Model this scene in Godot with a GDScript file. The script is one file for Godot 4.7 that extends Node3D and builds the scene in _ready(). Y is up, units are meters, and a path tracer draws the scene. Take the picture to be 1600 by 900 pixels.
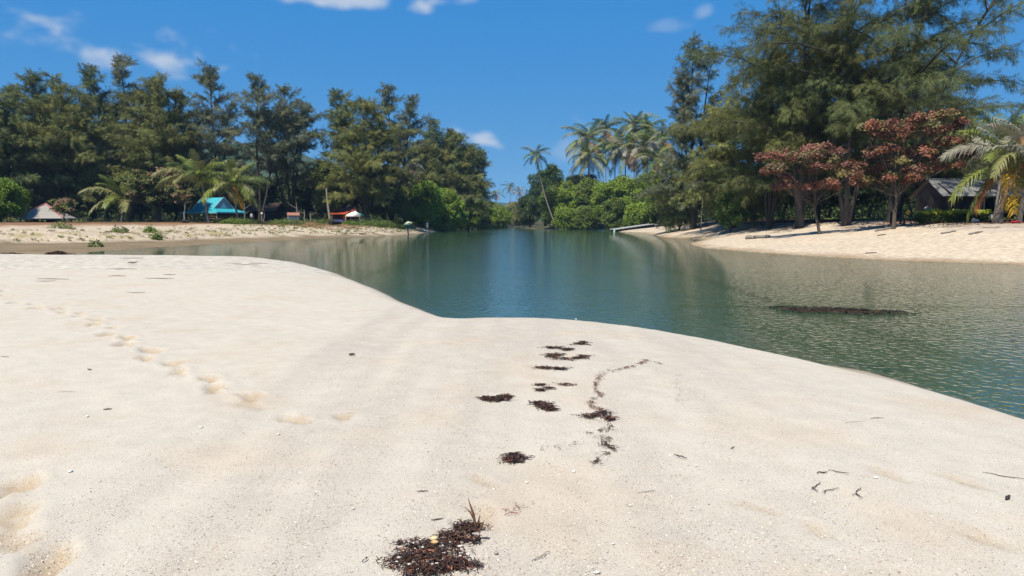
extends Node3D
# A sandy river mouth: white beach in front, a green river, casuarinas and palms on both banks.

const EYE := 2.1
const LENS := 1155.0
const TILT := 5.15
var rng := RandomNumberGenerator.new()
var taken := {}
var shore_near: PackedFloat32Array
var shore_left: PackedFloat32Array
var shore_right: PackedFloat32Array
var mud_width: PackedFloat32Array
var lump := FastNoiseLite.new()
var fine_lump := FastNoiseLite.new()
var M := {}
var SH := {}


# ---------------------------------------------------------------- mesh builder
class MB:
	var v := PackedVector3Array()
	var n := PackedVector3Array()
	var c := PackedColorArray()
	var col := Color(1, 1, 1)

	func tri(a: Vector3, b: Vector3, d: Vector3) -> void:
		var k := (d - a).cross(b - a).normalized()
		v.append(a); v.append(b); v.append(d)
		n.append(k); n.append(k); n.append(k)
		c.append(col); c.append(col); c.append(col)

	func quad(a: Vector3, b: Vector3, d: Vector3, e: Vector3) -> void:
		tri(a, b, d)
		tri(a, d, e)

	func out(a: Vector3, b: Vector3, d: Vector3, o: Vector3) -> void:
		if (d - a).cross(b - a).dot(o) < 0.0:
			tri(a, d, b)
		else:
			tri(a, b, d)

	func face(a: Vector3, b: Vector3, d: Vector3, e: Vector3, o: Vector3) -> void:
		out(a, b, d, o)
		out(a, d, e, o)

	func smooth(a: Vector3, b: Vector3, d: Vector3, na: Vector3, nb: Vector3, nd: Vector3) -> void:
		v.append(a); n.append(na)
		if (d - a).cross(b - a).dot(na + nb + nd) < 0.0:
			v.append(d); v.append(b); n.append(nd); n.append(nb)
		else:
			v.append(b); v.append(d); n.append(nb); n.append(nd)
		c.append(col); c.append(col); c.append(col)

	func box(t: Transform3D, s: Vector3) -> void:
		var h := s / 2.0
		for axis in 3:
			var a := Vector3.ZERO; var b := Vector3.ZERO; var o := Vector3.ZERO
			o[axis] = h[axis]; a[(axis + 1) % 3] = h[(axis + 1) % 3]; b[(axis + 2) % 3] = h[(axis + 2) % 3]
			for side in [1.0, -1.0]:
				var p: Vector3 = o * side
				face(t * (p - a - b), t * (p + a - b), t * (p + a + b), t * (p - a + b), t.basis * p)

	func slab(x: float, y: float, z: float, sx: float, sy: float, sz: float) -> void:
		box(Transform3D(Basis(), Vector3(x, y, z)), Vector3(sx, sy, sz))

	func bar(a: Vector3, b: Vector3, w: float, h: float) -> void:
		var x := (b - a).normalized()
		var z := x.cross(Vector3.UP)
		z = Vector3(0, 0, 1) if z.length() < 0.01 else z.normalized()
		box(Transform3D(Basis(x, z.cross(x), z), (a + b) / 2.0), Vector3(a.distance_to(b), h, w))

	func tube(p: PackedVector3Array, r: PackedFloat32Array, sides: int, close := true) -> void:
		var rings := []
		var dirs := []
		var side := Vector3(0, 0, 1)
		for i in p.size():
			var d := (p[mini(i + 1, p.size() - 1)] - p[maxi(i - 1, 0)]).normalized()
			side = side - d * side.dot(d)
			if side.length() < 0.05:
				side = d.cross(Vector3(0.3, 1, 0.2))
			side = side.normalized()
			var up := d.cross(side)
			var ring := PackedVector3Array(); var out_ := PackedVector3Array()
			for k in sides:
				var a := TAU * k / sides
				var o := side * cos(a) + up * sin(a)
				out_.append(o)
				ring.append(p[i] + o * r[i])
			rings.append(ring); dirs.append(out_)
		for i in p.size() - 1:
			for k in sides:
				var q := (k + 1) % sides
				smooth(rings[i][k], rings[i + 1][k], rings[i + 1][q], dirs[i][k], dirs[i + 1][k], dirs[i + 1][q])
				smooth(rings[i][k], rings[i + 1][q], rings[i][q], dirs[i][k], dirs[i + 1][q], dirs[i][q])
		if close:
			var e := p.size() - 1
			for k in sides:
				var q := (k + 1) % sides
				out(p[0], rings[0][k], rings[0][q], p[0] - p[1])
				out(p[e], rings[e][k], rings[e][q], p[e] - p[e - 1])

	func stick(a: Vector3, b: Vector3, ra: float, rb: float, sides := 6) -> void:
		tube(PackedVector3Array([a, b]), PackedFloat32Array([ra, rb]), sides)

	func ball(p: Vector3, r: Vector3, rows := 6, cols := 8) -> void:
		for i in rows:
			for k in cols:
				var q := []
				for s in [[0, 0], [1, 0], [1, 1], [0, 1]]:
					var a: float = PI * (i + s[0]) / rows
					var b: float = TAU * (k + s[1]) / cols
					q.append(Vector3(sin(a) * cos(b), cos(a), sin(a) * sin(b)))
				if i > 0:
					smooth(p + q[0] * r, p + q[1] * r, p + q[3] * r, q[0], q[1], q[3])
				if i < rows - 1:
					smooth(p + q[3] * r, p + q[1] * r, p + q[2] * r, q[3], q[1], q[2])

	func mesh(m: Material) -> ArrayMesh:
		var a := []
		a.resize(Mesh.ARRAY_MAX)
		a[Mesh.ARRAY_VERTEX] = v
		a[Mesh.ARRAY_NORMAL] = n
		a[Mesh.ARRAY_COLOR] = c
		var am := ArrayMesh.new()
		am.add_surface_from_arrays(Mesh.PRIMITIVE_TRIANGLES, a)
		am.surface_set_material(0, m)
		return am


# ---------------------------------------------------------------- naming
func numbered(n: String) -> String:
	taken[n] = taken.get(n, 0) + 1
	return n if taken[n] == 1 else "%s_%03d" % [n, taken[n] - 1]


func tag(o: Node3D, label: String, category: String, group := "") -> void:
	o.set_meta("label", label)
	o.set_meta("category", category)
	if group:
		o.set_meta("group", group)


func thing(called: String, label: String, category: String, where: Vector3, turn := 0.0, group := "") -> Node3D:
	var o := Node3D.new()
	o.name = numbered(called)
	add_child(o)
	o.position = where
	o.rotation.y = turn
	tag(o, label, category, group)
	return o


func part(called: String, b: MB, m: Material, parent: Node3D, kind := "") -> MeshInstance3D:
	var o := MeshInstance3D.new()
	o.name = called
	o.mesh = b.mesh(m)
	if kind:
		o.set_meta("kind", kind)
	parent.add_child(o, true)
	return o


func copies(called: String, me: Mesh, where: Array, tint: PackedColorArray, parent: Node3D) -> MultiMeshInstance3D:
	var mm := MultiMesh.new()
	mm.transform_format = MultiMesh.TRANSFORM_3D
	mm.use_colors = true
	mm.mesh = me
	mm.instance_count = where.size()
	for i in where.size():
		mm.set_instance_transform(i, where[i])
		mm.set_instance_color(i, tint[i])
	var o := MultiMeshInstance3D.new()
	o.name = called
	o.multimesh = mm
	o.set_meta("kind", "stuff")
	parent.add_child(o, true)
	return o


func setting(o: Node3D, called: String) -> void:
	o.name = called
	o.set_meta("kind", "structure")
	add_child(o)


# ---------------------------------------------------------------- materials
func srgb(r: float, g: float, b: float) -> Color:
	return Color(r, g, b).linear_to_srgb()


func mat(c: Color, rough := 0.85, tinted := false) -> StandardMaterial3D:
	var m := StandardMaterial3D.new()
	m.albedo_color = c.linear_to_srgb()
	m.roughness = rough
	m.metallic_specular = 0.35
	m.vertex_color_use_as_albedo = tinted
	return m


func noise_map(freq: float, lo: float, hi: float, size := 512, seed_ := 1, octaves := 5, tint := Color(1, 1, 1)) -> NoiseTexture2D:
	var f := FastNoiseLite.new()
	f.noise_type = FastNoiseLite.TYPE_SIMPLEX_SMOOTH
	f.frequency = freq
	f.seed = seed_
	f.fractal_octaves = octaves
	var t := NoiseTexture2D.new()
	t.width = size; t.height = size
	t.seamless = true
	t.noise = f
	var g := Gradient.new()
	g.set_color(0, Color(lo, lo, lo) * tint); g.set_color(1, Color(hi, hi, hi) * tint)
	t.color_ramp = g
	return t


func worn(c: Color, rough: float, map: Texture2D, tile: Vector3, relief := 0.0, tinted := false) -> StandardMaterial3D:
	var m := mat(c, rough, tinted)
	m.albedo_texture = map
	m.uv1_triplanar = true
	m.uv1_world_triplanar = true
	m.uv1_scale = tile
	if relief > 0.0:
		m.heightmap_enabled = true
		m.heightmap_texture = map
		m.heightmap_scale = relief
	return m


func leaf_mat(through: float, rough := 0.6) -> StandardMaterial3D:
	var m := mat(Color(1, 1, 1), rough, true)
	m.metallic_specular = 0.3
	m.backlight_enabled = true
	m.backlight = Color(through, through, through)
	return m


func make_materials() -> void:
	var grain := sand_grain()
	M.sand = worn(Color(1, 1, 1), 0.95, grain, Vector3.ONE * 0.42, 0.25, true)
	M.sand.metallic_specular = 0.2
	M.earth = worn(Color(1, 1, 1), 0.95, noise_map(0.02, 0.72, 1.0, 512, 4), Vector3.ONE * 0.21, 0.5, true)
	M.earth.metallic_specular = 0.2
	var rough_map := noise_map(0.03, 0.55, 1.0, 256, 9)
	M.bark = worn(Color(0.085, 0.073, 0.06), 0.95, rough_map, Vector3(2, 0.5, 2), 2.0)
	M.pale_bark = worn(Color(0.40, 0.36, 0.29), 0.9, rough_map, Vector3(2, 1.2, 2), 1.0)
	M.palm_bark = worn(Color(0.36, 0.31, 0.24), 0.9, rough_map, Vector3(1.5, 4, 1.5), 1.5)
	M.grey_wood = worn(Color(0.33, 0.30, 0.26), 0.9, rough_map, Vector3(1.5, 5, 1.5), 1.0)
	M.dark_wood = worn(Color(0.035, 0.03, 0.028), 0.8, rough_map, Vector3(1, 6, 1), 0.5)
	M.needle = leaf_mat(0.35, 0.65)
	M.leaf = leaf_mat(0.55, 0.5)
	M.palm_leaf = leaf_mat(0.45, 0.42)
	M.stem = mat(Color(1, 1, 1), 0.8, true)
	M.weed = mat(Color(1, 1, 1), 0.55, true)
	M.chip = mat(Color(1, 1, 1), 0.6, true)
	M.white = worn(Color(0.74, 0.74, 0.70), 0.6, rough_map, Vector3.ONE * 0.6)
	M.branch = worn(Color(0.15, 0.12, 0.09), 0.9, rough_map, Vector3(2, 1.2, 2), 1.0)
	M.jetty = worn(Color(0.52, 0.52, 0.47), 0.7, rough_map, Vector3.ONE * 0.6)
	M.tint = mat(Color(1, 1, 1), 0.75, true)
	M.cloth = mat(Color(1, 1, 1), 0.9, true)
	M.metal_roof = worn(Color(0.27, 0.265, 0.255), 0.55, rough_map, Vector3(0.8, 0.3, 0.8), 0.0)
	M.blue_roof = worn(Color(0.05, 0.52, 0.62), 0.45, rough_map, Vector3(0.8, 0.3, 0.8), 0.0)
	M.thatch = worn(Color(0.50, 0.47, 0.42), 0.95, rough_map, Vector3(3, 1, 3), 2.0)
	M.orange_roof = worn(Color(0.55, 0.10, 0.025), 0.6, rough_map, Vector3.ONE * 0.7)


func sand_grain() -> ImageTexture:
	var size := 1024
	var r := RandomNumberGenerator.new()
	r.seed = 77
	var soft := FastNoiseLite.new()
	soft.frequency = 0.05
	soft.seed = 5
	var data := PackedByteArray()
	data.resize(size * size * 3)
	data.fill(226)
	for i in size * size:
		var g := 222.0 + r.randf_range(-16, 12)
		data[i * 3] = int(g); data[i * 3 + 1] = int(g - 1); data[i * 3 + 2] = int(g - 2)
	for k in 60000:
		var x := r.randi() % size; var y := r.randi() % size
		var q := r.randf()
		var col := Vector3(248, 247, 245) if q < 0.36 else Vector3(178, 170, 160) if q < 0.72 else Vector3(196, 172, 142) if q < 0.88 else Vector3(128, 120, 112)
		var w := 1 + int(r.randf() * r.randf() * 3.0); var h := 1 + int(r.randf() * r.randf() * 3.0)
		for yy in h:
			for xx in w:
				var at := (((y + yy) % size) * size + (x + xx) % size) * 3
				data[at] = int(col.x); data[at + 1] = int(col.y); data[at + 2] = int(col.z)
	return ImageTexture.create_from_image(Image.create_from_data(size, size, false, Image.FORMAT_RGB8, data))


# ---------------------------------------------------------------- the lie of the land
func table(points: Array, lo: float, hi: float, step: float, passes: int) -> PackedFloat32Array:
	var t := PackedFloat32Array()
	var n := int((hi - lo) / step) + 1
	t.resize(n)
	var k := 0
	for i in n:
		var x := lo + i * step
		while k < points.size() - 2 and points[k + 1][0] < x:
			k += 1
		var f := clampf((x - points[k][0]) / (points[k + 1][0] - points[k][0]), 0, 1)
		t[i] = lerpf(points[k][1], points[k + 1][1], f)
	for p in passes:
		var o := t.duplicate()
		for i in range(1, n - 1):
			t[i] = (o[i - 1] + 2.0 * o[i] + o[i + 1]) / 4.0
	return t


func look(t: PackedFloat32Array, x: float, lo: float, step: float) -> float:
	var f := clampf((x - lo) / step, 0.0, t.size() - 1.001)
	var i := int(f)
	return lerpf(t[i], t[i + 1], f - i)


func make_shores() -> void:
	shore_near = table([[-220, -58], [-60, -45.5], [-40, -43.2], [-28.99, -41.85], [-23.11, -41.06], [-17.45, -40.3], [-13.46, -38.85], [-10.17, -34.52], [-7.64, -29.37], [-4.57, -21.92],
		[-3.17, -18.21], [-2.05, -15.68], [-1.37, -14.35], [-1.06, -14.25], [-0.5, -14.41], [0.38, -14.41], [1.22, -14.04], [2.29, -13.09], [3.09, -11.79], [3.7, -10.56], [4.17, -9.51], [4.51, -8.55],
		[4.73, -7.67], [4.89, -6.91], [5.3, -4.2], [5.8, -1.0], [6.6, 5], [8, 12], [14, 28], [30, 60], [60, 90], [220, 200]], -220, 220, 0.1, 3)
	shore_left = table([[-430, -30], [-340, -10], [-300, -10], [-230, -20], [-200, -24], [-176, -25], [-166, -21], [-162.5, -16.5], [-161, -15.5], [-150, -15.6], [-118.5, -16.4], [-103.4, -20.5], [-86.8, -24.0], [-69.5, -27.0],
		[-58.6, -28.4], [-49.6, -28.4], [-46.5, -31], [-45, -38], [-43.5, -70], [-40, -160], [-30, -300]], -430, -30, 0.5, 2)
	shore_right = table([[-430, -30], [-340, -2], [-300, 2], [-250, 5], [-220, 2.5], [-203, 10.5], [-201, 25], [-175, 24], [-152, 20.8], [-140, 23.8], [-135, 23.9], [-115, 21.6], [-97.2, 20.2], [-90, 21.8], [-85, 22.6], [-81, 20.6], [-71.5, 17.0],
		[-64, 15.5], [-57.9, 15.0], [-54, 15.9], [-48.6, 16.8], [-43.4, 18.8], [-39.8, 20.7], [-37.4, 22.7], [-35.7, 24.8], [-33.5, 28.5], [-31, 36], [-27, 60], [-22, 120], [-15, 300]], -430, -10, 0.5, 2)
	mud_width = table([[-430, 0.5], [-110, 1.0], [-100, 3.5], [-90, 7], [-74, 8], [-70, 11], [-66, 17], [-58, 22], [-50, 26], [-40, 60]], -430, -30, 0.5, 2)
	lump.frequency = 0.11
	lump.fractal_octaves = 4
	lump.seed = 3
	fine_lump.frequency = 1.4
	fine_lump.fractal_octaves = 3
	fine_lump.seed = 8


func near_inland(x: float, z: float) -> float:
	var s := look(shore_near, x, -220, 0.1)
	var g := (look(shore_near, x + 0.15, -220, 0.1) - look(shore_near, x - 0.15, -220, 0.1)) / 0.3
	return (z - s) / sqrt(1.0 + g * g)


func left_inland(x: float, z: float) -> float:
	var s := look(shore_left, z, -430, 0.5)
	var g := look(shore_left, z + 0.5, -430, 0.5) - look(shore_left, z - 0.5, -430, 0.5)
	return (s - x) / sqrt(1.0 + g * g)


func right_inland(x: float, z: float) -> float:
	var s := look(shore_right, z, -430, 0.5)
	var g := look(shore_right, z + 0.5, -430, 0.5) - look(shore_right, z - 0.5, -430, 0.5)
	return (x - s) / sqrt(1.0 + g * g)


func near_h(x: float, z: float, u: float) -> float:
	if u < 0.0:
		return maxf(0.22 + 0.34 * u, -1.5)
	return 0.22 + 0.27 * (1.0 - exp(-u / 3.0)) + lump.get_noise_2d(x * 1.5, z * 1.5) * 0.05 * minf(1.0, u * 0.5)


func left_h(x: float, z: float, u: float) -> float:
	if u < 0.0:
		return maxf(0.2 * u, -1.6)
	var m := look(mud_width, z, -430, 0.5)
	if u < m:
		return 0.14 * u / m
	var reach := lerpf(11.0, 6.0, smoothstep(-95.0, -125.0, z))
	return 0.14 + 1.85 * (1.0 - exp(-(u - m) / reach)) + lump.get_noise_2d(x, z) * 0.16 * minf(1.0, (u - m) / 4.0)


func right_h(x: float, z: float, u: float) -> float:
	if u < 0.0:
		return maxf(0.3 * u, -1.6)
	var k := lerpf(lerpf(0.11, 0.20, smoothstep(-74.0, -86.0, z)), 0.10, smoothstep(-125.0, -142.0, z))
	var h := k * u
	if h > 1.5:
		h = 1.5 + 0.85 * (1.0 - exp(-(h - 1.5) / 0.7))
	return h + lump.get_noise_2d(x * 1.3, z * 1.3) * 0.10 * minf(1.0, u / 6.0)


func ground(x: float, z: float) -> float:
	return maxf(near_h(x, z, near_inland(x, z)), maxf(left_h(x, z, left_inland(x, z)), right_h(x, z, right_inland(x, z)))) if z > -430.0 else 2.0


func spot(px: float, d: float, sink := 0.0) -> Vector3:
	var x := (px - 800.0) / LENS * d
	return Vector3(x, ground(x, -d) - sink, -d)


func up(py: float, d: float) -> float:  # height above the water of a point seen at that row
	return EYE + d * tan(atan((450.0 - py) / LENS) - deg_to_rad(TILT))


func lines(stops: Array) -> PackedFloat32Array:  # [[from, step], ..., [to, 0]]
	var o := PackedFloat32Array()
	for i in stops.size() - 1:
		var a: float = stops[i][0]
		var b: float = stops[i + 1][0]
		var step: float = stops[i][1]
		var grow: float = stops[i][2] if stops[i].size() > 2 else 1.0
		while a < b - step * 0.5:
			o.append(a)
			a += step
			step = maxf(step * grow, 0.05 if grow > 1.0 else maxf(stops[i + 1][1] if i + 2 < stops.size() else 0.05, 0.04))
	o.append(stops[-1][0])
	return o


func sheet(xs: PackedFloat32Array, zs: PackedFloat32Array, hs: PackedFloat32Array, cs: PackedColorArray, m: Material) -> MeshInstance3D:
	var nx := xs.size(); var nz := zs.size()
	var v := PackedVector3Array(); var n := PackedVector3Array(); var idx := PackedInt32Array()
	v.resize(nx * nz); n.resize(nx * nz)
	for j in nz:
		for i in nx:
			var at := j * nx + i
			v[at] = Vector3(xs[i], hs[at], zs[j])
			var i0 := maxi(i - 1, 0); var i1 := mini(i + 1, nx - 1)
			var j0 := maxi(j - 1, 0); var j1 := mini(j + 1, nz - 1)
			n[at] = Vector3(-(hs[j * nx + i1] - hs[j * nx + i0]) / (xs[i1] - xs[i0]), 1, -(hs[j1 * nx + i] - hs[j0 * nx + i]) / (zs[j1] - zs[j0])).normalized()
	for j in nz - 1:
		for i in nx - 1:
			var a := j * nx + i
			idx.append_array([a, a + 1, a + nx + 1, a, a + nx + 1, a + nx])
	var arr := []
	arr.resize(Mesh.ARRAY_MAX)
	arr[Mesh.ARRAY_VERTEX] = v; arr[Mesh.ARRAY_NORMAL] = n; arr[Mesh.ARRAY_COLOR] = cs; arr[Mesh.ARRAY_INDEX] = idx
	var am := ArrayMesh.new()
	am.add_surface_from_arrays(Mesh.PRIMITIVE_TRIANGLES, arr)
	am.surface_set_material(0, m)
	var o := MeshInstance3D.new()
	o.mesh = am
	return o


const FEET := [[-14.6, -21.3, 1], [-13.9, -20.2, 1], [-12.7, -18.5, 1], [-11.9, -17.2, 1], [-11.1, -16.1, 1], [-9.9, -14.6, 1], [-9.3, -14.3, 1], [-8.9, -13.7, 1], [-8.45, -13.68, 1], [-8.1, -13.2, 1], [-7.66, -13.03, 1],
	[-7.38, -12.53, 1], [-6.9, -12.21, 1], [-6.61, -11.62, 1], [-6.1, -11.22, 1], [-5.86, -10.6, 1], [-5.42, -10.31, 1], [-5.19, -9.79, 1], [-4.68, -9.45, 1], [-4.44, -8.88, 1], [-3.98, -8.56, 1], [-3.71, -8.13, 1],
	[-3.23, -7.83, 1], [-3.02, -7.4, 1], [-2.54, -7.07, 0.9], [-2.41, -6.74, 0.5], [-1.88, -6.25, 0.8], [-1.43, -6.23, 0.7], [-0.2, -4.5, 0.55], [-3.1, -4.46, 1], [-2.8, -4.04, 0.8], [-2.6, -3.74, 0.7], [-2.27, -3.45, 1.1],
	[1.4, -4.11, 0.35], [2.47, -4.75, 0.3], [2.93, -4.63, 0.4], [2.5, -3.73, 0.4], [1.59, -3.77, 0.4], [-0.16, -3.95, 0.6]]


func make_beach() -> void:
	var xs := lines([[-220, 12], [-100, 6, 0.88], [-40, 1.2, 0.96], [-18, 0.35, 0.95], [-10.6, 0.055], [6.2, 0.08, 1.07], [30, 2, 1.2], [220, 0]])
	var zs := lines([[-25, 0.4, 0.94], [-19, 0.12, 0.97], [-15.2, 0.055], [-2.9, 0.1, 1.1], [40, 5, 1.2], [200, 0]])
	var nx := xs.size(); var nz := zs.size()
	var hs := PackedFloat32Array(); var cs := PackedColorArray()
	hs.resize(nx * nz); cs.resize(nx * nz)
	for j in nz:
		var z := zs[j]
		var fade := smoothstep(-24.0, -17.0, z)
		for i in nx:
			var x := xs[i]
			var u := near_inland(x, z)
			var h := maxf(near_h(x, z, u), right_h(x, z, right_inland(x, z))) if z < -10.0 else near_h(x, z, u)
			var c := Color(0.61, 0.565, 0.48)
			if u > -1.5 and x > -40 and x < 12 and z < 6:
				var wob := lump.get_noise_2d(x * 3.0 + 50.0, z * 0.7)
				var shelly := smoothstep(-2.75, -2.25, x + wob * 0.8 + (z + 6.0) * -0.02) * (1.0 - smoothstep(1.2, 3.6, x + wob * 2.2))
				var band := lump.get_noise_2d(x * 16.0, z * 1.3 + 90.0)
				var track := exp(-pow((x + 2.02 + wob * 0.25 + (z + 5.0) * 0.02) / 0.16, 2.0)) * smoothstep(-8.5, -6.5, z)
				var grey := clampf(shelly * (0.75 + 1.2 * band) - track, 0, 1)
				c = c.lerp(Color(0.535, 0.49, 0.42), grey * 0.75)
				var warm := clampf(lump.get_noise_2d(x * 5.0 + 20.0, z * 5.0) * 1.8 - 0.15, 0, 1)
				c = c.lerp(Color(0.58, 0.48, 0.36), warm * 0.5)
				c = c * (1.0 + 0.09 * fine_lump.get_noise_2d(x * 2.0, z * 2.0))
				h += fade * relief(x, z)
			if u < 0.0:
				c = c.lerp(Color(0.30, 0.25, 0.18), smoothstep(-0.25, -0.7, u))
				c = c.lerp(Color(0.15, 0.165, 0.075), smoothstep(-1.0, -3.0, u))
			hs[j * nx + i] = h
			cs[j * nx + i] = c
	rng.seed = 41
	for k in FEET.size():  # each footprint pressed into the sand: heel and ball, a raised rim, damp sand turned up
		var f: Array = FEET[k]
		var deep: float = f[2]
		var ang := rng.randf_range(-0.5, 0.5) + 1.15
		var ca := cos(ang); var sa := sin(ang)
		var i0 := xs.bsearch(f[0] - 0.4); var i1 := xs.bsearch(f[0] + 0.4)
		var j0 := zs.bsearch(f[1] - 0.4); var j1 := zs.bsearch(f[1] + 0.4)
		var w := rng.randf_range(0.8, 1.0) * (0.55 + 0.45 * minf(1.0, deep))
		for j in range(j0, j1):
			for i in range(i0, i1):
				var dx: float = xs[i] - f[0]; var dz: float = zs[j] - f[1]
				dx += fine_lump.get_noise_2d(xs[i] * 3.0, zs[j] * 3.0) * 0.07
				dz += fine_lump.get_noise_2d(xs[i] * 3.0 + 40.0, zs[j] * 3.0) * 0.07
				var a := (dx * ca + dz * sa) / w; var b := (-dx * sa + dz * ca) / w  # along and across the foot
				var q := minf(pow((a - 0.09) / 0.10, 2) + pow(b / 0.075, 2), pow((a + 0.08) / 0.12, 2) + pow(b / 0.095, 2))
				var at := j * nx + i
				hs[at] += deep * (-0.045 * smoothstep(1.9, 0.5, q) + 0.02 * exp(-pow(sqrt(q) - 1.6, 2) * 6.0))
				var damp := smoothstep(2.2, 0.5, q + fine_lump.get_noise_2d(xs[i] * 9.0, zs[j] * 9.0) * 0.8)
				cs[at] = cs[at].lerp(Color(0.47, 0.37, 0.245), damp * minf(1.0, 0.3 + deep * 0.55))
	setting(sheet(xs, zs, hs, cs, M.sand), "sand_beach")


func make_banks() -> void:
	var xs := lines([[-420, 16], [-220, 5, 0.98], [-95, 1.1], [-45, 0.55], [45, 1.1], [95, 3, 1.05], [220, 16], [420, 0]])
	var zs := lines([[-430, 4], [-230, 2.0], [-165, 0.9], [-80, 0.5], [-30, 0.5], [-23, 0]])
	var nx := xs.size(); var nz := zs.size()
	var hs := PackedFloat32Array(); var cs := PackedColorArray()
	hs.resize(nx * nz); cs.resize(nx * nz)
	for j in nz:
		var z := zs[j]
		var mud := look(mud_width, z, -430, 0.5)
		for i in nx:
			var x := xs[i]
			var un := near_inland(x, z) if z > -62.0 else -50.0
			var ul := left_inland(x, z); var ur := right_inland(x, z)
			var hn := near_h(x, z, un); var hl := left_h(x, z, ul); var hr := right_h(x, z, ur)
			var p := lump.get_noise_2d(x * 2.0, z * 2.0)
			var q := fine_lump.get_noise_2d(x * 0.35, z * 0.35)
			var h := maxf(hn, maxf(hl, hr))
			var c := Color(0.13, 0.14, 0.075)
			if h < 0.0:
				c = Color(0.30, 0.25, 0.17).lerp(Color(0.15, 0.165, 0.075), smoothstep(0.0, -0.7, h)) * (1.0 + p * 0.5)
			elif hn >= h - 0.0001:
				c = Color(0.61, 0.565, 0.48).lerp(Color(0.58, 0.48, 0.36), clampf(lump.get_noise_2d(x * 5.0 + 20.0, z * 5.0) * 1.8 - 0.15, 0, 1) * 0.5) * (0.93 + 0.09 * fine_lump.get_noise_2d(x * 2.0, z * 2.0))
			elif hl > hr:
				var sand := Color(0.54, 0.45, 0.335) * (1.0 + 0.22 * q)
				var wet := Color(0.24, 0.185, 0.115) * (1.0 + 0.3 * p)
				c = wet.lerp(sand, smoothstep(mud - 1.0, mud + 1.5, ul + p * 2.0))
				c = c.lerp(Color(0.33, 0.28, 0.12), smoothstep(0.1, 0.5, q + p * 0.6) * smoothstep(mud + 1, mud + 3, ul) * (1.0 - smoothstep(mud + 6, mud + 10, ul)))
				var inner := ul - mud + p * 5.0
				c = c.lerp(Color(0.27, 0.15, 0.08), smoothstep(14.0, 22.0, inner) if z > -108 else smoothstep(4.0, 9.0, inner))
				c = c.lerp(Color(0.08, 0.065, 0.04), smoothstep(-163.0, -168.0, z))
				c = c.lerp(Color(0.10, 0.075, 0.045), smoothstep(26.0, 40.0, inner) if z > -108 else smoothstep(15.0, 24.0, inner))
			else:
				c = Color(0.60, 0.50, 0.375) * (1.0 + 0.10 * q + 0.06 * p)
				c = Color(0.36, 0.27, 0.17).lerp(c, smoothstep(0.2, 1.6, ur + p))
				var spit := smoothstep(-86.0, -76.0, z)
				var dark := smoothstep(0.12, 0.3, lump.get_noise_2d(x * 1.2, z * 4.0)) * (1.0 - spit) * smoothstep(1.0, 3.0, ur)
				c = c.lerp(Color(0.20, 0.14, 0.085), dark * 0.8)
				var inner := ur + p * 3.0
				c = c.lerp(Color(0.47, 0.40, 0.32) * (1.0 + q * 0.3), smoothstep(13.5, 15.0, inner) * spit)
				var litter := smoothstep(17.0, 20.0, inner) * smoothstep(44.0, 36.0, x + z * 0.1) if spit > 0.5 else smoothstep(9.0, 12.0, inner)
				c = c.lerp(Color(0.20, 0.10, 0.06) * (1.0 + q * 0.6), litter)
				c = c.lerp(Color(0.15, 0.17, 0.055) * (1.0 + p * 0.5), smoothstep(25.0, 29.0, inner))
				c = c.lerp(Color(0.085, 0.08, 0.045), smoothstep(-150.0, -162.0, z))
			hs[j * nx + i] = h + q * (0.03 if hl > hr else 0.007) * (1.0 if h > 0.3 and hn < h - 0.001 else 0.0)
			if z > -25.1:
				hs[j * nx + i] -= 0.04 * smoothstep(-25.1, -24.4, z)
			cs[j * nx + i] = c
	setting(sheet(xs, zs, hs, cs, M.earth), "ground")
	# the land goes on to the hills and the sea bed under the water
	var far := MB.new()
	for k in 4:
		var o: float = 2600.0
		var q: Array = [[-o, -430, -420, -25], [420, -430, o, -25], [-o, -o, o, -430], [-o, -25, -220, 30]][k]
		far.face(Vector3(q[0], 1.9, q[1]), Vector3(q[2], 1.9, q[1]), Vector3(q[2], 1.9, q[3]), Vector3(q[0], 1.9, q[3]), Vector3.UP)
	far.c.fill(Color(0.07, 0.085, 0.04))
	var o := MeshInstance3D.new()
	o.mesh = far.mesh(M.earth)
	setting(o, "hinterland")


func make_water() -> void:
	var m := StandardMaterial3D.new()
	m.albedo_color = Color(0.034, 0.092, 0.054).linear_to_srgb()
	m.albedo_color.a = 0.56
	m.transparency = BaseMaterial3D.TRANSPARENCY_ALPHA
	m.roughness = 0.03
	m.metallic_specular = 0.5
	m.normal_enabled = true
	m.normal_scale = 0.34
	m.uv1_triplanar = true
	m.uv1_world_triplanar = true
	m.uv1_scale = Vector3(0.08, 0.08, 0.08)
	var f := FastNoiseLite.new()
	f.noise_type = FastNoiseLite.TYPE_SIMPLEX_SMOOTH
	f.frequency = 0.028
	f.fractal_octaves = 4
	f.fractal_gain = 0.42
	f.domain_warp_enabled = true
	f.domain_warp_amplitude = 18.0
	f.domain_warp_frequency = 0.01
	var t := NoiseTexture2D.new()
	t.width = 2048; t.height = 2048
	t.seamless = true
	t.as_normal_map = true
	t.bump_strength = 6.0
	t.noise = f
	m.normal_texture = t
	var p := PlaneMesh.new()
	p.size = Vector2(900, 900)
	p.material = m
	var o := MeshInstance3D.new()
	o.mesh = p
	o.position = Vector3(0, 0, 30)
	setting(o, "water")


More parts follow.
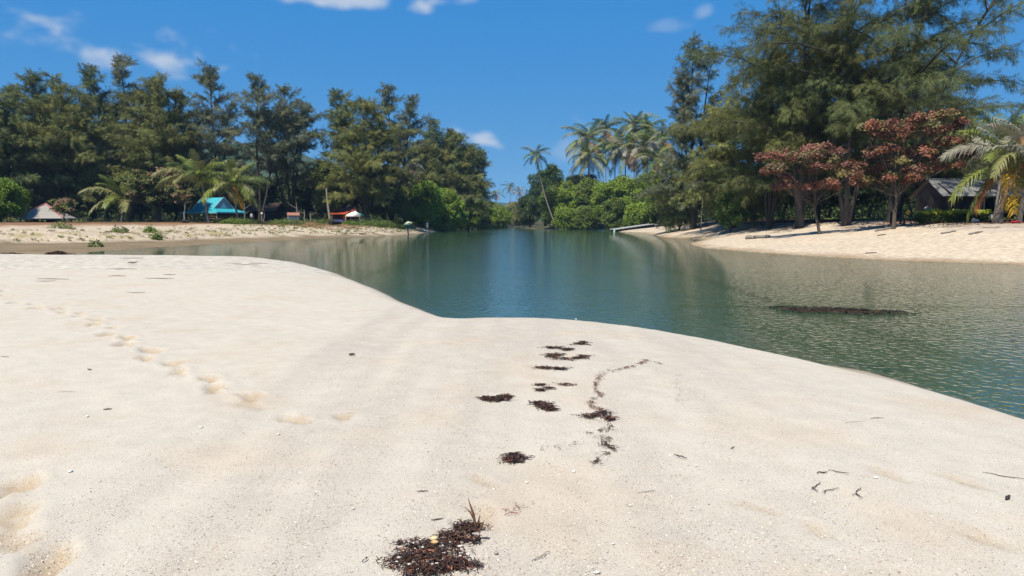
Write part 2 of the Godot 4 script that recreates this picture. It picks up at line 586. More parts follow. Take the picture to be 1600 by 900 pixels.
func make_hills() -> void:
	var ridge := FastNoiseLite.new()
	ridge.frequency = 0.0035
	ridge.fractal_octaves = 5
	ridge.seed = 14
	var xs := lines([[-1500, 22], [1500, 0]])
	var zs := lines([[-2000, 26], [-560, 0]])
	var hs := PackedFloat32Array(); var cs := PackedColorArray()
	var tops := [[-470.0, -1150.0, 360.0, 330.0, 112.0], [-980.0, -1250.0, 380.0, 330.0, 120.0], [760.0, -1150.0, 330.0, 300.0, 125.0], [1150.0, -1000.0, 300.0, 300.0, 150.0], [-60.0, -1800.0, 500.0, 220.0, 44.0], [300.0, -1750.0, 420.0, 260.0, 46.0]]
	for z in zs:
		for x in xs:
			var h := 0.0
			for t in tops:
				h = maxf(h, t[4] * exp(-pow((x - t[0]) / t[2], 2) - pow((z - t[1]) / t[3], 2)))
			var n := ridge.get_noise_2d(x, z)
			h *= 1.0 + 0.22 * n
			h += lump.get_noise_2d(x * 0.6, z * 0.6) * minf(h * 0.2, 5.0)
			hs.append(h + 0.5)
			var p := lump.get_noise_2d(x * 0.4, z * 0.4)
			cs.append(Color(0.055, 0.085, 0.03) * (1.0 + p * 0.8))
	setting(sheet(xs, zs, hs, cs, M.earth), "hills")


# ---------------------------------------------------------------- sky
func pixel_ray(px: float, py: float) -> Vector3:
	return (Basis(Vector3.RIGHT, -deg_to_rad(TILT)) * Vector3((px - 800.0) / LENS, (450.0 - py) / LENS, -1)).normalized()


func make_sky() -> PanoramaSkyMaterial:
	var w := 2560; var h := 1280
	var im := Image.create(w, h, false, Image.FORMAT_RGBF)
	var puffs := []  # direction, half width, half height (degrees), thickness
	for q in [[50, 66, 3.2, 1.3, 0.85], [165, 99, 2.6, 0.75, 0.4], [268, 95, 3.6, 1.2, 0.8], [285, 122, 1.4, 0.7, 0.35], [572, 4, 6.0, 0.95, 0.8], [690, 4, 2.4, 0.5, 0.3], [748, 220, 2.3, 0.85, 0.85], [1100, 20, 0.8, 0.6, 0.3], [1040, 46, 1.7, 0.5, 0.22], [890, 232, 1.6, 1.6, 0.25]]:
		puffs.append([pixel_ray(q[0], q[1]), q[2], q[3], q[4]])
	rng.seed = 12
	for k in 46:
		var az := rng.randf_range(35, 325); var el := rng.randf_range(6, 55)
		puffs.append([Vector3(0, 0, -1).rotated(Vector3.RIGHT, deg_to_rad(el)).rotated(Vector3.UP, deg_to_rad(az)), rng.randf_range(1.5, 6), rng.randf_range(0.7, 1.6), rng.randf_range(0.25, 0.8)])
	var wisp := FastNoiseLite.new()
	wisp.frequency = 14.0
	wisp.fractal_octaves = 5
	wisp.seed = 21
	for y in h:
		var el := (0.5 - (y + 0.5) / h) * 180.0
		var e := clampf(el / 90.0, 0.0, 1.0)
		var t := 1.0 - exp(-maxf(el, 0.0) / 8.0)
		var c := Color(0.108, 0.285, 0.468).lerp(Color(0.013, 0.152, 0.42), t).lerp(Color(0.012, 0.08, 0.30), e * e)
		if el < 0:
			c = Color(0.108, 0.285, 0.468)
		im.fill_rect(Rect2i(0, y, w, 1), c)
	for p in puffs:
		var d: Vector3 = p[0]
		var el := rad_to_deg(asin(d.y)); var az := rad_to_deg(atan2(d.x, -d.z))
		var wide: float = p[1] / cos(deg_to_rad(el))
		for y in range(maxi(0, int((0.5 - (el + p[2] * 2.2) / 180.0) * h)), int((0.5 - (el - p[2] * 2.2) / 180.0) * h) + 1):
			for x0 in range(int((az - wide * 1.7) / 360.0 * w), int((az + wide * 1.7) / 360.0 * w) + 1):
				var x := posmod(x0, w)
				var pe := (0.5 - (y + 0.5) / h) * 180.0; var pa := (x0 + 0.5) / w * 360.0
				var v := Vector3(sin(deg_to_rad(pa)) * cos(deg_to_rad(pe)), sin(deg_to_rad(pe)), -cos(deg_to_rad(pa)) * cos(deg_to_rad(pe)))
				var dx: float = (pa - az) / wide; var dy: float = (pe - el) / p[2]
				dy *= 0.8 if dy > 0.0 else 1.5
				var a: float = 1.0 - sqrt(dx * dx + dy * dy) + wisp.get_noise_3d(v.x, v.y * 1.8, v.z) * 1.35
				a = smoothstep(0.0, 1.15, a) * p[3]
				if a > 0.003:
					im.set_pixel(x, y, im.get_pixel(x, y).lerp(Color(0.40, 0.44, 0.50), a))
	var m := PanoramaSkyMaterial.new()
	m.panorama = ImageTexture.create_from_image(im)
	return m


# ---------------------------------------------------------------- plants
func needle_spray(seed_: int, wide: float) -> ArrayMesh:  # a drooping tuft of casuarina twigs, one metre long
	rng.seed = seed_
	var b := MB.new()
	for i in 30:
		var s := pow(rng.randf(), 0.8)
		var at := Vector3(s, -0.16 * s * s, rng.randf_range(-0.04, 0.04))
		var d := Vector3(rng.randf_range(0.25, 0.9), rng.randf_range(-0.75, 0.35), rng.randf_range(-0.65, 0.65)).normalized()
		var l := rng.randf_range(0.28, 0.5)
		var side := d.cross(Vector3(rng.randf_range(-1, 1), 1, rng.randf_range(-1, 1))).normalized() * wide
		var mid := at + d * l * 0.55
		var tip := at + d * l + Vector3(0, -l * 0.3, 0)
		b.tri(at, mid + side, mid - side)
		b.tri(mid - side, mid + side, tip)
	b.tri(Vector3(0, 0.01, 0), Vector3(0, -0.012, 0), Vector3(1, -0.16, 0))
	return b.mesh(M.needle)


func leaf_cluster(seed_: int, count: int, long: float, wide: float, flat: float) -> ArrayMesh:  # leaves round a shoot that points up
	rng.seed = seed_
	var b := MB.new()
	for i in count:
		var a := i * 2.4 + rng.randf_range(-0.3, 0.3)
		var e := rng.randf_range(-0.5, 0.9) * (1.0 - flat)
		var d := Vector3(cos(a) * cos(e), sin(e), sin(a) * cos(e))
		var l := long * rng.randf_range(0.7, 1.15)
		var base := d * rng.randf_range(0.02, 0.34) * (1.0 - 0.5 * flat) + Vector3(0, rng.randf_range(-0.12, 0.12), 0)
		var side := d.cross(Vector3.UP).normalized().rotated(d, rng.randf_range(-0.9, 0.9))
		var drop := Vector3(0, -l * rng.randf_range(0.05, 0.35), 0)
		var mid := base + d * l * 0.58 + drop * 0.2
		b.tri(base, mid + side * wide, base + d * l + drop)
		b.tri(base, base + d * l + drop, mid - side * wide)
	return b.mesh(M.leaf)


func frond(seed_: int, start: float, bend: float, ragged: float) -> ArrayMesh:  # a feather leaf one unit long
	rng.seed = seed_
	var b := MB.new()
	var pts := PackedVector3Array(); var rad := PackedFloat32Array()
	var p := Vector3.ZERO
	var n := 12
	for i in n + 1:
		pts.append(p)
		rad.append(lerpf(0.011, 0.0025, float(i) / n))
		var a := start - bend * pow((i + 0.5) / n, 1.3)
		p += Vector3(cos(a), sin(a), 0) / n
	b.col = Color(1.0, 0.92, 0.6)
	b.tube(pts, rad, 4, false)
	for i in 38:
		var s := 0.13 + 0.87 * (i + 0.5) / 38.0
		var f := s * n
		var k := mini(int(f), n - 1)
		var at := pts[k].lerp(pts[k + 1], f - k)
		var t := (pts[k + 1] - pts[k]).normalized()
		var upward := Vector3(0, 0, 1).cross(t).normalized()
		if upward.y < 0.0:
			upward = -upward
		for side in [-1.0, 1.0]:
			if rng.randf() < ragged:
				continue
			var long := 0.235 * pow(sin(PI * (0.1 + s * 0.82)), 0.7) * rng.randf_range(0.85, 1.1)
			var lean := lerpf(0.45, 1.1, s) + rng.randf_range(-0.12, 0.12)
			var d := (Vector3(0, 0, side) + t * lean + upward * rng.randf_range(-0.05, 0.25)).normalized()
			var mid := at + d * long * 0.55
			var tip := at + d * long + Vector3(0, -long * rng.randf_range(0.25, 0.75), 0)
			var w := t * 0.0085
			b.col = Color(1, 1, 1) * rng.randf_range(0.8, 1.2)
			b.tri(at - w, at + w, mid + w)
			b.tri(at - w, mid + w, mid - w)
			b.tri(mid - w, mid + w, tip)
	return b.mesh(M.palm_leaf)


func make_leaf_shapes() -> void:
	SH.spray = [needle_spray(1, 0.02), needle_spray(2, 0.02)]
	SH.spray_near = [needle_spray(3, 0.0125), needle_spray(4, 0.0125)]
	SH.cluster = [leaf_cluster(5, 16, 0.34, 0.075, 0.0), leaf_cluster(6, 16, 0.34, 0.075, 0.1)]
	SH.rosette = [leaf_cluster(7, 9, 0.36, 0.095, 0.55), leaf_cluster(8, 8, 0.34, 0.095, 0.5)]
	SH.frond = []
	for k in 7:
		SH.frond.append([frond(20 + k, [1.25, 1.0, 0.72, 0.45, 0.15, -0.25, -0.8][k], [0.7, 1.1, 1.35, 1.45, 1.3, 1.0, 0.6][k], 0.05), frond(40 + k, [1.2, 0.95, 0.7, 0.4, 0.1, -0.3, -0.85][k], [0.9, 1.2, 1.5, 1.5, 1.4, 0.9, 0.5][k], 0.12)])


func facing(d: Vector3, roll: float, size: Vector3) -> Basis:  # x along d
	var z := d.cross(Vector3.UP)
	z = Vector3(0, 0, 1) if z.length() < 0.02 else z.normalized()
	return Basis(d, z.cross(d), z).rotated(d, roll) * Basis.from_scale(size)


func shoot(nrm: Vector3, size: float) -> Basis:  # y along nrm, any turn about it
	var x := nrm.cross(Vector3(0.31, 0.2, 0.93)).normalized()
	return Basis(x, nrm, x.cross(nrm)).rotated(nrm, rng.randf() * TAU) * Basis.from_scale(Vector3.ONE * size)


func shade(c: Color, spread: float) -> Color:
	var k := 1.0 + rng.randf_range(-spread, spread)
	var warm := rng.randf_range(-spread, spread) * 0.35
	return Color(c.r * (k + warm), c.g * k, c.b * (k - warm), 1)


# Casuarina: straight trunk, rising limbs, drooping feathery twigs.
func casuarina(label: String, px: float, d: float, top: float, reach: float, seed_: int, tint: Color, opt := {}) -> Node3D:
	rng.seed = seed_
	var foot := spot(px, d, 0.15)
	var t := thing("casuarina_tree", label, "tree", foot, 0, "feathery casuarina trees on the river banks")
	var h := up(top, d) - foot.y
	var from: float = opt.get("from", 0.16)
	var near: bool = opt.get("near", false)
	var sparse: float = opt.get("sparse", 1.0)
	var lean: Vector3 = opt.get("lean", Vector3(rng.randf_range(-0.03, 0.03), 0, 0))
	var size: float = opt.get("size", 1.0)
	var stems: int = opt.get("stems", 4)
	var wood := MB.new(); var limbs := MB.new()
	var at := []; var tints := PackedColorArray()
	for stem in stems:
		var pts := PackedVector3Array(); var rad := PackedFloat32Array()
		var sh := h * (1.0 if stem == 0 else rng.randf_range(0.72, 0.97))
		var off: Vector3 = Vector3((1.0 if stem % 2 else -1.0) * rng.randf_range(0.5, 1.0), 0, rng.randf_range(-0.5, 0.5)) * (0.0 if stem == 0 else opt.get("spread", 0.5))
		for i in 13:
			var f := i / 12.0
			pts.append(Vector3(sin(f * 5.0 + seed_) * 0.012 * sh, sh * f, cos(f * 4.0 + seed_) * 0.01 * sh) * Vector3(f if f < 0.3 else 1.0, 1, 1) + lean * sh * f * f + off * f * sh * 0.45)
			rad.append(lerpf(sh * 0.0125, 0.03, pow(f, 0.8)) * (1.5 if i == 0 else 1.0) * opt.get("thick", 1.0))
		wood.tube(pts, rad, 9)
		var nb := int((38 + sh * 1.25) * sparse * (1.0 if stem == 0 else 0.62))
		for i in nb:
			var f := lerpf(from, 0.985, pow((i + rng.randf()) / nb, 0.9))
			var seg := f * 12.0
			var k := mini(int(seg), 11)
			var start := pts[k].lerp(pts[k + 1], seg - k)
			var swell := pow(maxf(0.0, (1.0 - f)), 0.66) * 1.4 * (0.62 + 0.38 * smoothstep(from, from + 0.2, f)) + 0.06
			var gap := lump.get_noise_3d(i * 2.39996 * 2.0, f * 26.0, seed_ * 3.7 + stem * 9.0)
			if gap < -0.16 and f < 0.93:
				continue
			var len := reach * swell * (0.5 + 1.05 * pow(rng.randf(), 1.2)) * (1.0 + 0.6 * gap)
			var az := i * 2.39996 + rng.randf_range(-0.4, 0.4)
			var el := lerpf(opt.get("low", 0.62), 1.25, f * f) + rng.randf_range(-0.3, 0.35)
			var p := start
			var bp := PackedVector3Array([p]); var br := PackedFloat32Array([maxf(0.02, len * 0.012)])
			for s in 6:
				var e := el - pow(s / 6.0, 1.4) * rng.randf_range(0.7, 1.2)
				p += Vector3(cos(az) * cos(e), sin(e), sin(az) * cos(e)) * len / 6.0
				az += rng.randf_range(-0.16, 0.16)
				bp.append(p)
				br.append(maxf(0.012, len * 0.012 * (1.0 - (s + 1) / 6.5)))
			limbs.tube(bp, br, 4, false)
			var hue := shade(tint * (0.74 if near else 1.0), 0.2)
			var ns := int(len * 1.7 / size) + 5
			for q in ns:
				var s := lerpf(0.18, 1.0, (q + rng.randf()) / ns) * 6.0
				var m := mini(int(s), 5)
				var o := bp[m].lerp(bp[m + 1], s - m)
				var dir := (bp[m + 1] - bp[m]).normalized()
				var sa := dir.rotated(Vector3.UP, rng.randf_range(0.35, 1.15) * (1.0 if q % 2 else -1.0))
				sa.y += rng.randf_range(-0.15, 0.75)
				sa = sa.normalized()
				var sl := (0.17 * len + 0.5) * rng.randf_range(0.5, 1.0) * (1.15 - s / 8.0)
				var nn := int(sl / (0.3 * size)) + 2
				for r in nn:
					var g := (r + rng.randf()) / nn
					var dd := (sa * Vector3(1, 0.7, 1) + Vector3(rng.randf_range(-0.5, 0.5), rng.randf_range(-0.8, 0.55) - 0.3 * g, rng.randf_range(-0.5, 0.5))).normalized()
					var pos := o + sa * sl * g + Vector3(0, -0.18 * sl * g * g, 0)
					at.append(Transform3D(facing(dd, rng.randf_range(-0.8, 0.8), Vector3.ONE * size * rng.randf_range(0.75, 1.25)), pos))
					tints.append(shade(hue, 0.22))
	part("trunk", wood, M.bark, t)
	part("limbs", limbs, M.bark, t, "stuff")
	var half := [[], []]; var ht := [PackedColorArray(), PackedColorArray()]
	for i in at.size():
		half[i % 2].append(at[i]); ht[i % 2].append(tints[i])
	var shapes: Array = SH.spray_near if near else SH.spray
	copies("crown", shapes[0], half[0], ht[0], t)
	copies("crown", shapes[1], half[1], ht[1], t)
	return t


# Broad-leaved tree or mangrove: limbs that carry lumps of leaf clusters.
func broadleaf(called: String, label: String, category: String, px: float, d: float, top: float, wide: float, seed_: int, tint: Color, group: String, opt := {}) -> Node3D:
	rng.seed = seed_
	var foot := spot(px, d, 0.1)
	foot.y = maxf(foot.y, -0.5)
	var t := thing(called, label, category, foot, 0, group)
	var h := up(top, d) - foot.y
	var bottom: float = opt.get("bottom", 0.08)
	var deep: float = opt.get("deep", wide * 0.8)
	var lumps: int = opt.get("lumps", 46)
	var per: int = opt.get("per", 40)
	var size: float = opt.get("size", 1.0)
	var shapes: Array = SH.rosette if opt.get("rosette", false) else SH.cluster
	var wood := MB.new()
	var fork := Vector3(rng.randf_range(-0.06, 0.06) * h + opt.get("lean", 0.0) * h, h * opt.get("fork", 0.3), 0)
	var thick: float = opt.get("thick", h * 0.018)
	wood.tube(PackedVector3Array([Vector3.ZERO, fork * 0.5 + Vector3(rng.randf_range(-0.03, 0.03) * h, 0, 0), fork]), PackedFloat32Array([thick * 1.35, thick, thick * 0.85]), 8)
	var at := []; var tints := PackedColorArray()
	var mid := h * (1.0 + bottom) / 2.0; var tall := h * (1.0 - bottom) / 2.0
	for i in lumps:
		var dir := Vector3(rng.randf_range(-1, 1), rng.randf_range(-1, 1), rng.randf_range(-1, 1))
		if dir.length() > 1.0:
			dir = dir.normalized() * rng.randf_range(0.7, 1.0)
		else:
			dir = dir.normalized() * pow(rng.randf(), 0.35)
		var rr: float = minf(wide, tall) * rng.randf_range(0.2, 0.38) * opt.get("lump", 1.0)
		var cen := Vector3(dir.x * (wide - rr * 0.7), mid + dir.y * (tall - rr * 0.8), dir.z * (deep - rr * 0.7))
		cen.x += opt.get("lean", 0.0) * cen.y
		if opt.has("boughs"):  # where the leafy boughs of this tree hang: [bearing, height row, size]
			var q: Array = opt.boughs[i % opt.boughs.size()]
			rr = q[2] * rng.randf_range(0.75, 1.2)
			cen = Vector3((q[0] - 800.0) / LENS * d - foot.x + rng.randf_range(-0.4, 0.4), up(q[1], d) - foot.y + rng.randf_range(-0.25, 0.25), rng.randf_range(-1, 1) * deep)
		if opt.get("tiers", 0) > 0 and not opt.has("boughs"):
			var tier: float = h * (1.0 - bottom) / opt.tiers
			cen.y = h * bottom + (floorf((cen.y - h * bottom) / tier) + 0.6) * tier + rng.randf_range(-0.42, 0.42) * tier
		if i % 3 == 0 or (opt.get("rosette", false) and i % 2 == 0):
			var root := fork
			if opt.get("rosette", false):  # main limbs carry the lumps, each from its own height
				var w := Vector3(cen.x, 0, cen.z).normalized() * minf(wide, deep) * 0.35
				root = fork.lerp(Vector3(w.x, cen.y * 0.8, w.z), rng.randf_range(0.0, 0.8))
				if i % 6 == 0:
					wood.tube(PackedVector3Array([fork * 0.9, fork.lerp(root, 0.5) + Vector3(0, 0.03 * h, 0), root]), PackedFloat32Array([thick * 0.6, thick * 0.45, thick * 0.3]), 6, false)
			var elbow := root.lerp(cen, 0.5) + Vector3(rng.randf_range(-0.03, 0.03) * h, -0.03 * h, 0)
			wood.tube(PackedVector3Array([root, elbow, cen]), PackedFloat32Array([thick * (0.26 if opt.get("rosette", false) else 0.5), thick * 0.18, 0.012]), 5, false)
		var hue := shade(tint, opt.get("mottle", 0.22))
		var alt: Color = opt.get("alt", tint)
		if rng.randf() < opt.get("alt_share", 0.0):
			hue = shade(alt, 0.2)
		var squash: float = 0.38 if opt.get("tiers", 0) > 0 else 0.85
		for k in per:
			var n := Vector3(rng.randf_range(-1, 1), rng.randf_range(-0.7, 1), rng.randf_range(-1, 1)).normalized()
			var pos := cen + n * rr * Vector3(1.15, squash, 1.15) * pow(rng.randf_range(0.25, 1.0), 0.5)
			var face := (n * 0.7 + Vector3(rng.randf_range(-0.5, 0.5), 0.75, rng.randf_range(-0.5, 0.5))).normalized()
			at.append(Transform3D(shoot(face, size * rng.randf_range(0.7, 1.2)), pos))
			var own := hue
			if rng.randf() < opt.get("alt_share", 0.0) * 0.5:
				own = alt
			tints.append(shade(own, 0.24))
	part("trunk", wood, opt.get("wood", M.bark), t)
	var half := [[], []]; var ht := [PackedColorArray(), PackedColorArray()]
	for i in at.size():
		half[i % 2].append(at[i]); ht[i % 2].append(tints[i])
	copies("crown", shapes[0], half[0], ht[0], t)
	copies("crown", shapes[1], half[1], ht[1], t)
	return t


func palm_mats() -> void:
	M.fronds = {}
	var colours := {"green": Color(0.165, 0.20, 0.042), "deep": Color(0.085, 0.12, 0.03), "pale": Color(0.24, 0.245, 0.10), "silver": Color(0.25, 0.245, 0.19), "yellow": Color(0.46, 0.28, 0.02), "brown": Color(0.24, 0.14, 0.065), "rust": Color(0.33, 0.12, 0.05)}
	for k in colours:
		var c: Color = colours[k]
		var m: StandardMaterial3D = M.palm_leaf.duplicate()
		m.albedo_color = c.linear_to_srgb()
		M.fronds[k] = m


# Coconut palm: curved ringed trunk, feather leaves, a knot of nuts.
func palm(label: String, foot: Vector3, crown: Vector3, leaf: float, count: int, seed_: int, colours: Array, opt := {}) -> Node3D:
	rng.seed = seed_
	var t := thing("coconut_palm", label, "palm tree", foot, 0, "coconut palms along the shore")
	var tip := crown - foot
	var wood := MB.new()
	var pts := PackedVector3Array(); var rad := PackedFloat32Array()
	var r0: float = opt.get("thick", 0.16)
	var n := int(tip.length() / 0.22) + 4
	for i in n + 1:
		var f := float(i) / n
		var bow := Vector3(tip.x * (f - sin(f * PI / 2.0) * opt.get("bow", 0.0) + (opt.get("bow", 0.0)) * f), 0, 0)
		pts.append(Vector3(bow.x + opt.get("sag", 0.0) * sin(f * PI) * tip.length(), tip.y * f, tip.z * f))
		rad.append(r0 * (lerpf(1.0, 0.72, f) + 0.75 * exp(-f * tip.length() / 0.5)) * (1.06 if i % 2 else 0.97))
	wood.tube(pts, rad, 9)
	part("trunk", wood, M.palm_bark, t)
	for i in count:
		var f := (i + rng.randf_range(0, 0.7)) / count
		var k := clampi(int(f * 7.0 * opt.get("droop", 0.93)), 0, 6)
		var shape: Mesh = SH.frond[k][i % 2]
		var o := MeshInstance3D.new()
		o.name = "frond"
		o.mesh = shape
		var which: String = colours[rng.randi() % colours.size()]
		if k >= 5 and rng.randf() < 0.45:
			which = opt.get("old", "brown")
		o.material_override = M.fronds[which]
		var az := i * 2.39996 + rng.randf_range(-0.35, 0.35)
		o.transform = Transform3D(Basis.from_euler(Vector3(0, az, 0)) * Basis.from_euler(Vector3(rng.randf_range(-0.35, 0.35), 0, rng.randf_range(-0.12, 0.12))) * Basis.from_scale(Vector3.ONE * leaf * rng.randf_range(0.8, 1.08) * (0.8 if k == 0 else 1.0)), tip + Vector3(0, 0.1, 0))
		t.add_child(o, true)
	for extra in opt.get("extra", []):  # [colour, shape, azimuth, length]
		var o := MeshInstance3D.new()
		o.name = "frond"
		o.mesh = SH.frond[extra[1]][0]
		o.material_override = M.fronds[extra[0]]
		o.transform = Transform3D(Basis.from_euler(Vector3(0, extra[2], 0)) * Basis.from_scale(Vector3.ONE * extra[3]), tip)
		t.add_child(o, true)
	for i in opt.get("nuts", 0):
		var b := MB.new()
		b.col = [Color(0.45, 0.17, 0.02), Color(0.40, 0.24, 0.03), Color(0.22, 0.2, 0.03)][i % 3]
		var a: float = i * 2.1 + 0.4
		b.ball(tip + Vector3(cos(a) * 0.3, -0.25 - 0.13 * (i % 3), sin(a) * 0.3), Vector3(0.13, 0.17, 0.13), 5, 7)
		part("coconut", b, M.tint, t)
	return t


func palm_at(label: String, px: float, d: float, cx: float, cy: float, leaf: float, count: int, seed_: int, colours: Array, opt := {}) -> Node3D:
	return palm(label, spot(px, d, 0.1), Vector3((cx - 800.0) / LENS * d, up(cy, d), -d + opt.get("dz", 0.0)), leaf, count, seed_, colours, opt)


const NEEDLE := Color(0.130, 0.155, 0.054)
const NEEDLE_DRY := Color(0.165, 0.175, 0.052)
const NEEDLE_COOL := Color(0.140, 0.155, 0.088)


func far_forest(called: String, seed_: int, x0: float, x1: float, z0: float, z1: float, low: float, high: float, count: int) -> void:
	rng.seed = seed_
	var at := []; var tints := PackedColorArray()
	for i in count:
		var x := rng.randf_range(x0, x1); var z := rng.randf_range(z0, z1)
		var crest := lerpf(low, high, 0.5 + 0.5 * lump.get_noise_2d(x * 0.9, z * 0.9) * 1.6)
		var y := 2.0 + crest * pow(rng.randf(), 0.6)
		at.append(Transform3D(shoot(Vector3(rng.randf_range(-0.6, 0.6), 0.8, rng.randf_range(-0.2, 0.9)).normalized(), rng.randf_range(1.8, 3.2)), Vector3(x, y, z)))
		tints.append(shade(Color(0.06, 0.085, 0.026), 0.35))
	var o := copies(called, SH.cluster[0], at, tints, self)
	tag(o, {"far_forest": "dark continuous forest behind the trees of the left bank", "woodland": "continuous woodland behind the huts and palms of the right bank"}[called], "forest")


func make_left_woods() -> void:
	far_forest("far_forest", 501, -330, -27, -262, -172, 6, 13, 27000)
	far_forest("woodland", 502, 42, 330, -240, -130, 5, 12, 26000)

	casuarina("broad dark casuarina standing behind the bright green round bush", 12, 122, 150, 7.3, 101, NEEDLE, {"size": 0.8})
	casuarina("casuarina with a pointed tip leaning above the thatched hut's left corner", 62, 132, 118, 6.7, 102, NEEDLE, {"size": 0.8})
	casuarina("casuarina with a dense olive crown rising behind the thatched hut", 112, 126, 136, 6.7, 103, NEEDLE_DRY, {"size": 0.8})
	casuarina("casuarina whose single sharp tip stands left of the tallest twin tips", 148, 140, 106, 6.2, 104, NEEDLE, {"size": 0.8})
	casuarina("tallest casuarina of the left bank, two dark tips against the cloud", 207, 142, 88, 5.6, 105, NEEDLE_COOL, {"size": 0.8})
	casuarina("wide casuarina with a rounded olive crown above the short palm", 250, 130, 128, 7.3, 106, NEEDLE_DRY, {"size": 0.8})
	casuarina("slim casuarina at the right edge of the dense grove", 292, 138, 152, 4.7, 107, NEEDLE, {"size": 0.8})
	casuarina("casuarina with a thin see-through crown directly above the blue-roofed pavilion", 342, 134, 106, 6.2, 108, NEEDLE_COOL, {"size": 0.8, "sparse": 0.72, "stems": 2, "from": 0.3})
	casuarina("open-crowned casuarina behind the palm with the yellow hanging leaf", 408, 132, 122, 6.2, 109, NEEDLE_COOL, {"size": 0.8, "sparse": 0.75, "stems": 2, "from": 0.3})
	casuarina("casuarina with upswept bare-looking boughs right of the brown hut", 455, 138, 140, 6.2, 110, NEEDLE_COOL, {"size": 0.8, "sparse": 0.7, "from": 0.3})
	casuarina("casuarina standing left of the open sky gap, behind the pale bare pole", 532, 140, 146, 6.2, 111, NEEDLE, {"size": 0.8, "sparse": 0.85, "from": 0.22, "stems": 2})
	casuarina("casuarina with a thick grey trunk right of the orange-roofed stall", 574, 132, 158, 6.2, 112, NEEDLE_DRY, {"size": 0.8, "from": 0.2, "sparse": 0.85})
	casuarina("thin blue-grey casuarina with one long tip at the end of the tall grove", 612, 146, 136, 5.2, 113, NEEDLE_COOL, {"size": 0.8, "sparse": 0.75, "from": 0.3})
	casuarina("far casuarina with the highest tip of the group behind the mangroves", 678, 186, 194, 6.7, 114, NEEDLE, {"from": 0.1, "size": 1.2})
	casuarina("far casuarina in the middle of the group behind the mangroves", 708, 188, 208, 6.2, 115, NEEDLE_DRY, {"from": 0.1, "size": 1.2})
	casuarina("far casuarina nearest the river gap, sloping down to the mangroves", 732, 190, 232, 5.2, 116, NEEDLE, {"from": 0.1, "size": 1.2})
	casuarina("low far casuarina left of the group behind the mangroves", 655, 178, 226, 5.6, 117, NEEDLE_DRY, {"from": 0.1, "size": 1.2})
	var g := "dark trees filling the back of the left bank"
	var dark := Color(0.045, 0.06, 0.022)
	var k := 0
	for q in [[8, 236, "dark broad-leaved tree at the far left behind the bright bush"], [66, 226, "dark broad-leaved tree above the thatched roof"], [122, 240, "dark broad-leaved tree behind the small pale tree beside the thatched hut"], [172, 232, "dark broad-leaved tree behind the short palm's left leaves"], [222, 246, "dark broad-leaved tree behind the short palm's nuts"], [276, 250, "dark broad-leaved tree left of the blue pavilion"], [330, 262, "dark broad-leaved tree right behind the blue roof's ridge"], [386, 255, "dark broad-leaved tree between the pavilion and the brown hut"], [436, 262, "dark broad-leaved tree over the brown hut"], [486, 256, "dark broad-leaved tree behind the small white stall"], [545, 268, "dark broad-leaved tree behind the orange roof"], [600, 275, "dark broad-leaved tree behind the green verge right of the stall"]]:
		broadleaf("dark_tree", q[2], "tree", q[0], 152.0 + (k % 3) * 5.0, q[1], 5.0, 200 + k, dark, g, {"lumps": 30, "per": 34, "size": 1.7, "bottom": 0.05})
		k += 1
	broadleaf("bright_bush", "rounded bright green bush at the left edge beside the thatched hut", "bush", 6, 104, 274, 3.6, 230, Color(0.14, 0.22, 0.022), "", {"lumps": 50, "per": 40, "size": 0.9, "bottom": 0.0})
	broadleaf("small_tree", "small pale-green tree of big leaves covering the thatched hut's right side", "tree", 104, 97, 305, 2.0, 231, Color(0.17, 0.19, 0.06), "", {"lumps": 26, "per": 20, "size": 0.8, "bottom": 0.3, "rosette": true, "tiers": 4, "alt": Color(0.22, 0.16, 0.09), "alt_share": 0.25})
	broadleaf("tropical_almond_tree", "layered dark green tropical almond tree between the short palm and pavilion", "tree", 252, 119, 258, 6.6, 232, Color(0.105, 0.125, 0.035), "", {"lumps": 70, "per": 26, "size": 1.15, "bottom": 0.24, "rosette": true, "tiers": 7, "alt": Color(0.24, 0.16, 0.085), "alt_share": 0.16, "deep": 4.0, "fork": 0.35})
	broadleaf("slender_tree", "slender tree with pale twisted trunk at the pavilion's left corner", "tree", 291, 115, 297, 1.7, 233, Color(0.15, 0.15, 0.05), "", {"lumps": 16, "per": 14, "size": 0.8, "bottom": 0.55, "rosette": true, "tiers": 3, "alt": Color(0.22, 0.14, 0.08), "alt_share": 0.3, "fork": 0.55, "thick": 0.13, "wood": M.pale_bark})
	broadleaf("light_green_tree", "light green round tree top standing behind the pale bare pole", "tree", 515, 138, 247, 3.4, 234, Color(0.115, 0.145, 0.035), "", {"lumps": 40, "per": 34, "size": 1.1, "bottom": 0.15})
	broadleaf("shore_tree", "dark leafy tree between the tent and the thick grey trunk", "tree", 602, 142, 285, 4.2, 235, Color(0.075, 0.10, 0.026), "", {"lumps": 46, "per": 36, "size": 1.0, "bottom": 0.08})
	# palms round the pavilion
	palm_at("short leaning coconut palm with orange nuts, left of the pavilion", 192, 120, 199, 315, 6.4, 22, 301, ["green", "green", "deep", "pale"], {"nuts": 7, "thick": 0.2, "droop": 0.72})
	palm_at("coconut palm with upright olive leaves, its trunk before the pavilion's middle", 328, 111, 320, 286, 7.0, 22, 302, ["green", "green", "pale", "deep"], {"thick": 0.2, "droop": 0.6})
	palm_at("coconut palm with a yellow dying leaf leaning over the pavilion's right side", 374, 111, 367, 292, 6.2, 22, 303, ["green", "green", "deep", "pale"], {"nuts": 5, "thick": 0.17, "droop": 0.75, "extra": [["yellow", 5, -0.25, 4.2], ["yellow", 6, -0.35, 4.0], ["brown", 6, 2.2, 3.0]]})
	palm_at("palm with pale ragged leaves showing over the mangroves", 640, 158, 637, 262, 5.0, 14, 304, ["silver", "pale", "brown"], {"droop": 0.8})
